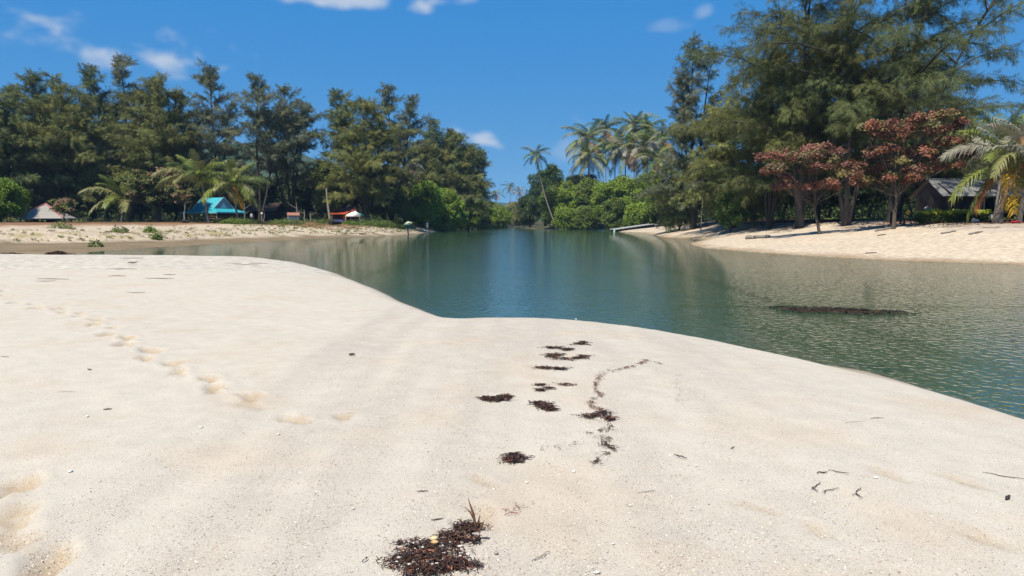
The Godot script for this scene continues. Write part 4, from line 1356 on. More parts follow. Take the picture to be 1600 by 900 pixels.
func make_hedge(called: String, label: String, px0: float, px1: float, d: float, h: float, seed_: int) -> void:
	rng.seed = seed_
	var t := thing(called, label, "hedge", spot((px0 + px1) / 2.0, d, 0.05))
	var half := (px1 - px0) / 2.0 / LENS * d
	var at := []; var tints := PackedColorArray()
	for i in int(half * 520):
		var p := Vector3(rng.randf_range(-half, half), rng.randf_range(0.1, 1.0) * h, rng.randf_range(-0.5, 0.5))
		p.y *= 0.93 + 0.07 * sin(p.x * 3.1) 
		at.append(Transform3D(shoot(Vector3(rng.randf_range(-0.5, 0.5), 1, rng.randf_range(-0.3, 0.8)).normalized(), rng.randf_range(0.3, 0.5)), p))
		tints.append(shade(Color(0.42, 0.46, 0.04) if p.y > h * 0.74 else Color(0.07, 0.10, 0.025), 0.2))
	var w := MB.new()
	for k in int(half * 3):
		w.stick(Vector3(-half + (k + 0.5) * 0.66, 0, 0), Vector3(-half + (k + 0.5) * 0.66, h * 0.8, 0), 0.025, 0.015)
	part("stems", w, M.bark, t, "stuff")
	copies("foliage", SH.cluster[0], at, tints, t)


func make_jetty() -> void:
	var t := thing("jetty", "long white floating jetty with green sides leading ashore under the mangroves", "jetty", Vector3(20.6, 0, -150))
	var a := Vector3(0, 0.5, 0); var b := Vector3(10.2, 1.5, -14.0)
	var dir := (b - a).normalized()
	var n := 9
	for i in n:
		var p := a.lerp(b, (i + 0.08) / n); var q := a.lerp(b, (i + 0.92) / n)
		var d := MB.new()
		d.bar(p, q, 2.0, 0.14)
		part("deck_panel", d, M.jetty, t)
		var f := one(Color(0.012, 0.016, 0.016))
		f.bar(p.lerp(q, 0.12) + Vector3(0, -0.38, 0), p.lerp(q, 0.88) + Vector3(0, -0.38, 0), 1.8, 0.6)
		part("float", f, M.tint, t)
		var post := one(Color(0.30, 0.50, 0.40))
		post.slab(p.x, p.y - 0.35, p.z, 0.35, 0.62, 0.35)
		post.bar(p + dir.cross(Vector3.UP) * -1.02 + Vector3(0, -0.06, 0), q + dir.cross(Vector3.UP) * -1.02 + Vector3(0, -0.06, 0), 0.06, 0.16)
		part("green_frame", post, M.tint, t)
	var ramp := thing("gangway", "weathered grey plank gangway joining the jetty to the bank", "gangway", Vector3(30.9, 1.2, -164.2))
	for k in 12:
		var g := MB.new()
		var p := Vector3(0.3 + k * 0.42, 0.02 + k * 0.05, -0.4 - k * 0.25)
		g.box(Transform3D(Basis.from_euler(Vector3(0, 0.54, 0.11)), p), Vector3(0.44, 0.07, 1.5))
		part("plank", g, M.grey_wood, ramp)
	for s in [-0.6, 0.6]:
		var beam := MB.new()
		beam.bar(Vector3(0.1 + s * 0.5, -0.06, -0.3 + s * 0.85), Vector3(5.2 + s * 0.5, 0.52, -3.3 + s * 0.85), 0.1, 0.12)
		part("beam", beam, M.dark_wood, ramp)


func make_tent() -> void:
	var t := thing("beach_tent", "small arched tent of pale green and white panels on the sand spit", "tent", spot(638, 148, 0.05), -0.5)
	for k in 3:
		var b := one([Color(0.42, 0.55, 0.20), Color(0.66, 0.68, 0.60), Color(0.40, 0.52, 0.20)][k])
		var n := 12
		for i in n:
			for s in 2:
				var q := []
				for c in [[i, 0], [i + 1, 0], [i + 1, 1], [i, 1]]:
					var a: float = PI * c[0] / n
					var x: float = -0.75 + (k + c[1]) * 0.5 + sin(a) * 0.25
					var r: float = 1.05 - 0.16 * absf(k + c[1] - 1.2) - 0.03 * s
					q.append(Vector3(x + 0.1, sin(a) * r * 1.05, cos(a) * r * 0.9))
				var o: Vector3 = (q[0] + q[2]) * Vector3(0, 1, 1)
				b.face(q[0], q[1], q[2], q[3], o if s == 0 else -o)
		part("panel", b, M.cloth, t)
	for x in [-0.65, 0.75]:
		var pp := PackedVector3Array(); var rr := PackedFloat32Array()
		for i in 13:
			var a := PI * i / 12.0
			pp.append(Vector3(x + sin(a) * 0.25, sin(a) * 1.0 + 0.02, cos(a) * 0.85)); rr.append(0.015)
		var b := one(Color(0.3, 0.3, 0.32))
		b.tube(pp, rr, 5)
		part("hoop", b, M.tint, t)
	var p := thing("leaning_pole", "thin grey pole leaning against the pale green tent", "pole", spot(631, 147, 0.0))
	var b := MB.new()
	b.stick(Vector3(0.5, 0, 0), Vector3(-0.55, 1.75, 0), 0.06, 0.05)
	part("shaft", b, M.pale_bark, p)
	var knob := MB.new()
	knob.ball(Vector3(-0.57, 1.8, 0), Vector3(0.09, 0.09, 0.09))
	part("knob", knob, M.white, p)


func log_thing(called: String, label: String, category: String, a: Vector3, b: Vector3, r: float, m: Material, seed_: int, group := "", twigs := 2) -> void:
	rng.seed = seed_
	var t := thing(called, label, category, a, 0, group)
	var w := MB.new()
	var d := b - a
	var pts := PackedVector3Array(); var rad := PackedFloat32Array()
	for i in 7:
		var f := i / 6.0
		pts.append(d * f + Vector3(0, r * 0.7 + rng.randf_range(-0.2, 0.2) * r, 0) + d.cross(Vector3.UP).normalized() * rng.randf_range(-1, 1) * d.length() * 0.03)
		rad.append(r * lerpf(1.0, 0.55, f) * rng.randf_range(0.9, 1.1))
	w.tube(pts, rad, 7)
	part("stem", w, m, t)
	for k in twigs:
		var g := MB.new()
		var o := pts[2 + k % 4]
		g.stick(o, o + d.rotated(Vector3.UP, rng.randf_range(0.5, 1.0) * (1 if k % 2 else -1)) * rng.randf_range(0.12, 0.3) + Vector3(0, r * rng.randf_range(0.0, 1.5), 0), r * 0.45, r * 0.2, 5)
		part("twig", g, m, t)


func make_bank_things() -> void:
	# left bank
	var p := thing("bare_pole", "tall bare pale palm trunk without a crown, left of the orange-roofed stall", "dead tree", spot(518, 131, 0.2))
	var b := MB.new()
	var pt := PackedVector3Array(); var pr := PackedFloat32Array()
	var tall := up(294, 131) - p.position.y
	for i in 28:
		var f := i / 27.0
		pt.append(Vector3(-0.62 * sin(f * 1.5), tall * f, 0)); pr.append(lerpf(0.24, 0.15, f) * (1.07 if i % 2 else 0.97))
	b.tube(pt, pr, 9)
	part("trunk", b, M.pale_bark, p)
	for q in [[413, 134, 0.9, 3.6, "crooked pale tree stem before the brown hut"], [383, 122, 0.5, 3.2, "forked pale stem right of the pavilion"], [466, 131, -0.3, 3.6, "thin pale stem with one side branch beside the white stall"], [478, 133, -0.4, 2.4, "short grey stump leaning left of the bare pole"], [486, 134, 0.2, 2.0, "second short grey stump between white stall and bare pole"]]:
		var st := thing("bare_sapling", q[4], "stem", spot(q[0], q[1], 0.1), 0, "bare stems at the top of the left beach")
		var w := MB.new()
		w.tube(PackedVector3Array([Vector3.ZERO, Vector3(q[2] * 0.3, q[3] * 0.35, 0), Vector3(q[2] * 0.12, q[3] * 0.7, 0), Vector3(q[2] * 0.4, q[3], 0)]), PackedFloat32Array([0.13, 0.1, 0.09, 0.05]), 7)
		part("stem", w, M.pale_bark, st)
		var w2 := MB.new()
		w2.stick(Vector3(q[2] * 0.12, q[3] * 0.7, 0), Vector3(q[2] * 0.12 + (1.3 if q[2] > 0 else -1.4), q[3] * 0.95, 0.3), 0.06, 0.03)
		part("branch", w2, M.pale_bark, st)
	var gl := thing("garden_lamp", "white globe garden lamp on a short post before the brown hut", "lamp", spot(411, 131, 0.0))
	var gp := one(Color(0.35, 0.33, 0.25)); gp.stick(Vector3.ZERO, Vector3(0, 1.3, 0), 0.06, 0.05); part("post", gp, M.tint, gl)
	var gg := one(Color(0.72, 0.72, 0.70)); gg.ball(Vector3(0, 1.45, 0), Vector3(0.2, 0.2, 0.2)); part("globe", gg, M.tint, gl)
	var sk := thing("mooring_stake", "dark wooden stake standing in the shallows before the sand spit", "stake", Vector3((638.0 - 800.0) / LENS * 119.0, -0.4, -119))
	var sb := MB.new(); sb.stick(Vector3(0.1, 0, 0), Vector3(-0.1, 1.5, 0), 0.12, 0.11); part("shaft", sb, M.dark_wood, sk)
	var pl := MB.new(); pl.bar(Vector3(-0.3, 1.32, 0.0), Vector3(2.0, 1.12, -0.6), 0.12, 0.07); part("arm", pl, M.grey_wood, sk)
	log_thing("driftwood_log", "dark rotten log lying on the left shore below the orange-roofed stall", "log", spot(516, 117), spot(534, 119), 0.42, M.dark_wood, 601)
	log_thing("driftwood_log", "thin pale driftwood branch arched on the sand below the white stall", "log", spot(448, 118), spot(472, 119), 0.14, M.pale_bark, 602)
	log_thing("driftwood_log", "slim driftwood stick at the water's edge right of the rotten log", "log", spot(562, 107), spot(570, 107.5), 0.09, M.dark_wood, 603)
	log_thing("driftwood_log", "dark heap-like stump at the foot of the slender twisted tree", "log", spot(287, 109), spot(296, 109), 0.28, M.dark_wood, 604)
	var g := "green shrubs on the left beach"
	var k := 0
	for q in [[368, 108, 2.1, 0.9, "largest bright green shrub in front of the pavilion"], [346, 110, 1.2, 0.8, "grey-green shrub left of the largest one before the pavilion"], [393, 110, 1.6, 0.6, "low shrub right of the largest one before the pavilion"], [438, 114, 1.8, 0.65, "low green shrub before the white stall"], [463, 115, 1.3, 0.5, "flat shrub right of the one before the white stall"], [515, 121, 1.6, 0.7, "green shrub at the bare pole's foot"], [548, 122, 1.5, 0.6, "green shrub below the blue stall front"], [578, 125, 2.4, 1.5, "tall bright shrub right of the white canopy"], [600, 128, 2.6, 1.3, "tall dark shrub between canopy and tent"], [618, 133, 1.9, 1.0, "shrub just left of the pale green tent"], [98, 76, 1.0, 1.1, "open leafy bush on the sand below the thatched hut"], [188, 77, 0.8, 0.9, "open leafy bush on the sand below the short palm"], [236, 79, 0.5, 0.9, "thin young bush right of the one below the short palm"], [150, 60, 0.55, 0.6, "little dark bush on the wet mud"], [246, 74, 0.3, 0.6, "smallest young bush at the mud's edge"]]:
		rng.seed = 620 + k
		var sh := thing("beach_shrub", q[4], "shrub", spot(q[0], q[1], 0.05), 0, g)
		var at := []; var tints := PackedColorArray()
		var col: Color = [Color(0.10, 0.15, 0.025), Color(0.12, 0.14, 0.05), Color(0.085, 0.12, 0.03)][0 if k in [0, 7] else k % 3] * (1.5 if k > 9 else 1.15)
		for i in (34 if k > 9 else 190):
			var v := Vector3(rng.randf_range(-1, 1), 0, rng.randf_range(-1, 1))
			if v.length() > 1.0:
				v = v.normalized() * 0.9
			var y := rng.randf() * (1.0 - v.length_squared() * 0.8)
			at.append(Transform3D(shoot(Vector3(v.x * 0.6, 1, v.z * 0.6).normalized(), rng.randf_range(0.45, 0.85)), Vector3(v.x * q[2], y * q[3], v.z * q[2] * 0.6)))
			tints.append(shade(col, 0.3))
		var stem := MB.new()
		for i in 5:
			stem.stick(Vector3.ZERO, Vector3(rng.randf_range(-0.6, 0.6) * q[2], q[3] * 0.7, rng.randf_range(-0.4, 0.4)), 0.03, 0.012, 5)
		part("stems", stem, M.bark, sh, "stuff")
		copies("foliage", SH.cluster[k % 2], at, tints, sh)
		k += 1
	# creeping vines and grass of the left beach
	rng.seed = 650
	var at := []; var tints := PackedColorArray()
	for i in 26000:
		var z := rng.randf_range(-66, -150)
		var x := rng.randf_range(-75, -14)
		var u := left_inland(x, z) - look(mud_width, z, -430, 0.5)
		if u < 0.6:
			continue
		var n := fine_lump.get_noise_2d(x * 0.16, z * 0.45) + 0.5 * fine_lump.get_noise_2d(x * 0.7, z * 0.7)
		var want := 0.05 if z > -104 else (0.22 if x < -38 else -0.12)
		if u > 7.0 and z > -100:
			want += 0.08 * (u - 7.0)
		if n < want + rng.randf_range(0.0, 0.25) or u > (13.0 if x < -38 else 30.0):
			continue
		at.append(Transform3D(shoot(Vector3(rng.randf_range(-0.2, 0.2), 1, 0.1).normalized(), rng.randf_range(0.3, 0.6)), Vector3(x, ground(x, z) + 0.05, z)))
		tints.append(shade(Color(0.15, 0.155, 0.04) if z > -104 else Color(0.12, 0.14, 0.04), 0.3))
	var vine := copies("beach_vine", SH.cluster[1], at, tints, self)
	tag(vine, "creeping green beach vine spread over the left sand bank", "vine")
	# plants along the foot of the left grove
	at = []; tints = PackedColorArray()
	for i in 2600:
		var z := rng.randf_range(-97, -160)
		var x := rng.randf_range(-92, -22)
		var u := left_inland(x, z) - look(mud_width, z, -430, 0.5)
		if u < (27.0 if z > -112 else 16.0) or (x > -66 and x < -38 and z > -132) or fine_lump.get_noise_2d(x * 0.2, z * 0.2) < -0.05:
			continue
		at.append(Transform3D(shoot(Vector3(rng.randf_range(-0.4, 0.4), 1, 0.3).normalized(), rng.randf_range(0.5, 1.0)), Vector3(x, ground(x, z) + rng.randf_range(0.0, 0.45), z)))
		tints.append(shade(Color(0.13, 0.145, 0.045), 0.4))
	tag(copies("undergrowth", SH.cluster[0], at, tints, self), "low leafy undergrowth at the feet of the left grove", "undergrowth")
	# right bank: lawn, fallen leaves, flotsam
	rng.seed = 660
	at = []; tints = PackedColorArray()
	for i in 16000:
		var z := rng.randf_range(-58, -125)
		var x := rng.randf_range(24, 78)
		var u := right_inland(x, z)
		if u < 25.0:
			continue
		at.append(Transform3D(shoot(Vector3(rng.randf_range(-0.3, 0.3), 1, 0.2).normalized(), rng.randf_range(0.3, 0.6)), Vector3(x, ground(x, z) + 0.05, z)))
		tints.append(shade(Color(0.15, 0.18, 0.05), 0.3))
	tag(copies("lawn_grass", SH.cluster[1], at, tints, self), "rough green lawn between the trunks of the right bank", "grass")
	at = []; tints = PackedColorArray()
	for i in 9000:
		var z := rng.randf_range(-52, -110)
		var x := rng.randf_range(17, 50)
		var u := right_inland(x, z)
		if (u < 15.5 if z > -78 else u < 8.0) or u > 27 or x > 38.5 + rng.randf_range(-3, 3):
			continue
		at.append(Transform3D(Basis.from_euler(Vector3(rng.randf_range(-0.5, 0.5), rng.randf() * TAU, rng.randf_range(-0.5, 0.5))) * Basis.from_scale(Vector3.ONE * rng.randf_range(0.7, 1.3)), Vector3(x, ground(x, z) + 0.03, z)))
		tints.append(shade([Color(0.22, 0.09, 0.05), Color(0.26, 0.15, 0.08), Color(0.12, 0.06, 0.04)][i % 3], 0.3))
	var lf := MB.new()
	lf.tri(Vector3(-0.12, 0, 0), Vector3(0.02, 0.03, 0.06), Vector3(0.13, 0, 0)); lf.tri(Vector3(-0.12, 0, 0), Vector3(0.13, 0, 0), Vector3(0.02, 0.03, -0.06))
	SH.fallen = lf.mesh(M.leaf)
	tag(copies("leaf_litter", SH.fallen, at, tints, self), "red and brown fallen leaves under the red-leaved trees", "fallen leaves")
	at = []; tints = PackedColorArray()
	var tw := MB.new()
	tw.stick(Vector3(-0.5, 0, 0), Vector3(0.5, 0.03, 0.06), 0.03, 0.015, 4)
	for i in 900:
		var z := rng.randf_range(-40, -76)
		var x := rng.randf_range(17, 60)
		var u := right_inland(x, z)
		var line := 14.6 + 1.1 * lump.get_noise_2d(x * 3.0, 7.0)
		if absf(u - line) > rng.randf_range(0.1, 1.3) and (u < 15.0 or u > 20.0 or rng.randf() < 0.75):
			continue
		at.append(Transform3D(Basis.from_euler(Vector3(0, rng.randf_range(-0.6, 0.6), rng.randf_range(-0.1, 0.1))) * Basis.from_scale(Vector3.ONE * rng.randf_range(0.4, 1.5)), Vector3(x, ground(x, z) + 0.03, z)))
		tints.append(shade(Color(0.20, 0.16, 0.12), 0.4))
	tag(copies("flotsam", tw.mesh(M.chip), at, tints, self), "line of washed-up twigs along the top of the right beach", "driftwood")
	log_thing("driftwood_log", "thick grey driftwood log half buried on the right bank", "log", spot(1166, 65), spot(1202, 63), 0.20, M.grey_wood, 605)
	log_thing("driftwood_log", "long bleached driftwood branch left of the yellow float tripod", "log", spot(1366, 56.5), spot(1398, 57.5), 0.10, M.pale_bark, 606)
	log_thing("driftwood_log", "dark twiggy driftwood on the sand before the hedge", "log", spot(1470, 49), spot(1492, 49.5), 0.07, M.grey_wood, 607, "", 4)
	log_thing("driftwood_log", "forked grey driftwood on the sand nearest the right palms", "log", spot(1512, 47.5), spot(1534, 48), 0.07, M.grey_wood, 608, "", 4)
	log_thing("driftwood_log", "pale root stump under the low casuarina by the jetty", "log", spot(1066, 108), spot(1074, 106), 0.5, M.pale_bark, 609, "", 4)
	log_thing("driftwood_log", "single dark stick lying low on the smooth right beach", "log", spot(1352, 43.5), spot(1370, 43.3), 0.035, M.dark_wood, 610)
	log_thing("driftwood_log", "small dark stick high on the smooth right beach", "log", spot(1370, 53), spot(1383, 53.2), 0.04, M.dark_wood, 611)
	var thin := thing("bare_sapling", "thin straight pale stem in front of the weeping casuarina", "stem", spot(1094, 98, 0.1))
	var tb := MB.new(); tb.stick(Vector3.ZERO, Vector3(0.2, 4.6, 0), 0.09, 0.05); part("stem", tb, M.pale_bark, thin)
	# fence, float tripod, bird table, stone, cloth, car
	var f := thing("fence", "dark post-and-rail fence left of the yellow float tripod", "fence", spot(1398, 62, 0.05))
	for x in [-0.45, 0.35]:
		var w := MB.new(); w.slab(x, 0.55, 0, 0.12, 1.15, 0.12); part("post", w, M.dark_wood, f)
	var rl := MB.new(); rl.bar(Vector3(-0.6, 0.85, 0.08), Vector3(0.5, 0.92, 0.08), 0.06, 0.1); part("rail", rl, M.dark_wood, f)
	var tp := thing("tripod", "rough tripod of brown driftwood poles carrying a yellow float", "tripod", spot(1414, 60, 0.0))
	for a in [0.3, 2.4, 4.5]:
		var w := MB.new(); w.stick(Vector3(cos(a) * 0.42, 0, sin(a) * 0.42), Vector3(-cos(a) * 0.08, 1.15, -sin(a) * 0.08), 0.05, 0.035); part("leg", w, M.bark, tp)
	var fl := thing("yellow_float", "yellow fishing float hung on the driftwood tripod", "float", tp.position + Vector3(0.05, 1.0, 0.1))
	var fb := one(Color(0.62, 0.42, 0.04)); fb.ball(Vector3(0, 0, 0), Vector3(0.17, 0.22, 0.17), 7, 10); part("ball", fb, M.tint, fl)
	var ey := one(Color(0.4, 0.25, 0.03)); ey.ball(Vector3(0, 0.24, 0), Vector3(0.05, 0.05, 0.05), 4, 6); part("eye", ey, M.tint, fl)
	var bt := thing("bird_table", "small white-roofed bird table on a thin post beside the hut", "bird table", spot(1446, 60, 0.0))
	var bp := MB.new(); bp.slab(0, 0.5, 0, 0.09, 1.05, 0.09); part("post", bp, M.grey_wood, bt)
	var tray := MB.new(); tray.slab(0, 1.05, 0, 0.56, 0.06, 0.45); part("tray", tray, M.white, bt)
	var box := one(Color(0.3, 0.28, 0.27)); box.slab(0, 1.17, 0, 0.26, 0.18, 0.22); part("box", box, M.tint, bt)
	var rf := MB.new()
	for s in [-1.0, 1.0]:
		rf.bar(Vector3(0, 1.42, 0), Vector3(0.24 * s, 1.24, 0), 0.38, 0.03)
	part("roof", rf, M.white, bt)
	rng.seed = 670
	var rk := thing("white_stone", "pale stone lying at the hedge's right end", "stone", spot(1521, 56.5, 0.03))
	var rb := one(Color(0.6, 0.55, 0.47)); rb.ball(Vector3(0, 0.12, 0), Vector3(0.3, 0.2, 0.22), 6, 9); rb.ball(Vector3(-0.12, 0.2, 0), Vector3(0.16, 0.18, 0.15), 6, 9); part("stone", rb, M.chip, rk)
	var rc := thing("red_cloth", "crumpled dark red cloth at the foot of the right palms", "cloth", spot(1583, 51.5, 0.0))
	var cb := one(Color(0.28, 0.015, 0.03))
	for k2 in 9:
		cb.ball(Vector3(rng.randf_range(-0.25, 0.25), 0.06 + rng.randf() * 0.08, rng.randf_range(-0.15, 0.15)), Vector3(0.14, 0.07, 0.1), 5, 7)
	part("cloth", cb, M.cloth, rc)
	var bg := thing("potted_bush", "yellow-topped leafy bush between the two right palm trunks", "bush", spot(1574, 57, 0.0))
	at = []; tints = PackedColorArray()
	for i in 110:
		var y := rng.randf()
		at.append(Transform3D(shoot(Vector3(rng.randf_range(-0.6, 0.6), 1, rng.randf_range(-0.2, 0.8)).normalized(), rng.randf_range(0.35, 0.6)), Vector3(rng.randf_range(-0.3, 0.3) + (0.15 if y > 0.6 else 0.0), 0.2 + y * 0.95, rng.randf_range(-0.25, 0.25))))
		tints.append(shade(Color(0.30, 0.38, 0.04) if y > 0.62 else Color(0.07, 0.13, 0.025), 0.2))
	var bs := MB.new(); bs.stick(Vector3.ZERO, Vector3(0.1, 0.9, 0), 0.04, 0.02); part("stem", bs, M.bark, bg)
	copies("foliage", SH.cluster[0], at, tints, bg)
	make_hedge("clipped_hedge", "clipped hedge with bright yellow-green top in front of the grey-roofed hut", 1432, 1538, 58.5, 0.98, 680)
	make_car()


func make_car() -> void:
	var t := thing("parked_car", "pale green parked car cut off by the right edge of the view", "car", spot(1630, 55, -0.02), 0.0)
	var side := [[-1.95, 0.35], [-2.0, 0.72], [-1.85, 0.92], [-1.05, 1.0], [-0.55, 1.42], [0.75, 1.46], [1.4, 1.02], [1.95, 0.9], [2.0, 0.4]]
	var b := one(Color(0.45, 0.55, 0.28))
	for i in side.size() - 1:
		var p := Vector3(side[i][0], side[i][1], 0.78 - 0.12 * smoothstep(0.9, 1.4, side[i][1])); var q := Vector3(side[i + 1][0], side[i + 1][1], 0.78 - 0.12 * smoothstep(0.9, 1.4, side[i + 1][1]))
		var o := Vector3(p.x + q.x, (p.y + q.y - 1.3) * 3.0, 0)
		b.face(p, q, q * Vector3(1, 1, -1), p * Vector3(1, 1, -1), o)
		for s in [1.0, -1.0]:
			b.out(p * Vector3(1, 1, s), q * Vector3(1, 1, s), Vector3(0, 0.6, 0.8 * s), Vector3(0, 0, s))
	b.out(Vector3(-1.95, 0.35, 0.78), Vector3(2.0, 0.4, 0.78), Vector3(0, 0.6, 0.8), Vector3(0, 0, 1))
	b.out(Vector3(-1.95, 0.35, -0.78), Vector3(2.0, 0.4, -0.78), Vector3(0, 0.6, -0.8), Vector3(0, 0, -1))
	b.face(Vector3(-1.95, 0.35, 0.78), Vector3(2.0, 0.4, 0.78), Vector3(2.0, 0.4, -0.78), Vector3(-1.95, 0.35, -0.78), Vector3(0, -1, 0))
	var paint := mat(Color(1, 1, 1), 0.3, true)
	paint.clearcoat_enabled = true
	paint.clearcoat = 0.6
	part("body", b, paint, t)
	for s in [1.0, -1.0]:
		var g := one(Color(0.02, 0.025, 0.03))
		g.face(Vector3(-0.92, 1.03, 0.805 * s), Vector3(-0.5, 1.36, 0.725 * s), Vector3(0.7, 1.38, 0.72 * s), Vector3(1.2, 1.03, 0.805 * s), Vector3(0, 0, s))
		part("window", g, mat(Color(1, 1, 1), 0.15, true), t)
		for x in [-1.25, 1.25]:
			var w := one(Color(0.02, 0.02, 0.02))
			w.stick(Vector3(x, 0.31, 0.62 * s), Vector3(x, 0.31, 0.84 * s), 0.31, 0.31, 16)
			var tyre := part("wheel", w, M.tint, t)
			var r := one(Color(0.4, 0.4, 0.42))
			r.stick(Vector3(x, 0.31, 0.83 * s), Vector3(x, 0.31, 0.855 * s), 0.19, 0.17, 12)
			part("rim", r, M.tint, tyre)
		var h := one(Color(0.6, 0.6, 0.58))
		h.ball(Vector3(-1.95, 0.72, 0.58 * s), Vector3(0.06, 0.09, 0.14), 5, 8)
		part("headlight", h, M.tint, t)
	var bm := one(Color(0.5, 0.52, 0.5))
	bm.slab(-2.0, 0.48, 0, 0.12, 0.18, 1.56)
	part("bumper", bm, M.tint, t)


# ---------------------------------------------------------------- people
# A body is a field of tapered bones joined smoothly, meshed with one vertex in each cell that the surface crosses.
func field_mesh(b: MB, bones: Array, cell: float, soft: float, paint: Callable) -> void:
	var lo := Vector3.INF; var hi := -Vector3.INF
	for q in bones:
		for e in 2:
			var r: float = q[2 + e] + soft + cell * 2.0
			lo = lo.min(q[e] - Vector3.ONE * r)
			hi = hi.max(q[e] + Vector3.ONE * r)
	var n := Vector3i(((hi - lo) / cell).ceil()) + Vector3i.ONE
	var f := PackedFloat32Array()
	f.resize(n.x * n.y * n.z)
	f.fill(1.0)
	for q in bones:
		var a: Vector3 = q[0]; var ab: Vector3 = q[1] - q[0]
		var ra: float = q[2]; var rb: float = q[3]
		var flat: Vector3 = q[4] if q.size() > 4 else Vector3.ONE
		var m := maxf(ra, rb) * maxf(1.0 / flat.x, 1.0 / flat.z) + soft + cell * 2.0
		var i0 := Vector3i(((q[0].min(q[1]) - Vector3.ONE * m - lo) / cell).floor()).max(Vector3i.ZERO)
		var i1 := Vector3i(((q[0].max(q[1]) + Vector3.ONE * m - lo) / cell).ceil()).min(n - Vector3i.ONE)
		var inv := 1.0 / maxf(ab.length_squared(), 1e-9)
		for z in range(i0.z, i1.z + 1):
			for y in range(i0.y, i1.y + 1):
				var at := (z * n.y + y) * n.x
				for x in range(i0.x, i1.x + 1):
					var p := lo + Vector3(x, y, z) * cell - a
					var t := clampf(p.dot(ab) * inv, 0.0, 1.0)
					var d := ((p - ab * t) * flat).length() - lerpf(ra, rb, t)
					var o := f[at + x]
					var h := maxf(soft - absf(o - d), 0.0) / soft
					f[at + x] = minf(o, d) - h * h * soft * 0.25
	var where := {}
	var step := [0, 1, n.x, n.x + 1, n.x * n.y, n.x * n.y + 1, n.x * n.y + n.x, n.x * n.y + n.x + 1]
	var edges := [[0, 1], [2, 3], [4, 5], [6, 7], [0, 2], [1, 3], [4, 6], [5, 7], [0, 4], [1, 5], [2, 6], [3, 7]]
	for z in n.z - 1:
		for y in n.y - 1:
			for x in n.x - 1:
				var at := (z * n.y + y) * n.x + x
				var below := 0
				for s in step:
					if f[at + s] < 0.0:
						below += 1
				if below == 0 or below == 8:
					continue
				var sum := Vector3.ZERO; var count := 0
				for e in edges:
					var u := f[at + step[e[0]]]; var v := f[at + step[e[1]]]
					if (u < 0.0) != (v < 0.0):
						var k := u / (u - v)
						var p0 := Vector3(e[0] & 1, (e[0] >> 1) & 1, e[0] >> 2); var p1 := Vector3(e[1] & 1, (e[1] >> 1) & 1, e[1] >> 2)
						sum += p0.lerp(p1, k); count += 1
				where[at] = lo + (Vector3(x, y, z) + sum / count) * cell
	var grad := func(at: int) -> Vector3:
		return Vector3(f[at + 1] - f[at - 1], f[at + n.x] - f[at - n.x], f[at + n.x * n.y] - f[at - n.x * n.y]).normalized()
	var st := [1, n.x, n.x * n.y]
	for at in where:
		for axis in 3:
			if (f[at] < 0.0) == (f[at + st[axis]] < 0.0):
				continue
			var u: int = st[(axis + 1) % 3]; var v: int = st[(axis + 2) % 3]
			var q := [at, at - u, at - u - v, at - v]
			if not (where.has(q[1]) and where.has(q[2]) and where.has(q[3])):
				continue
			var g: Array = q.map(func(i): return grad.call(i))
			for tri in [[0, 1, 2], [0, 2, 3]]:
				b.col = paint.call((where[q[tri[0]]] + where[q[tri[1]]] + where[q[tri[2]]]) / 3.0)
				b.smooth(where[q[tri[0]]], where[q[tri[1]]], where[q[tri[2]]], g[tri[0]], g[tri[1]], g[tri[2]])


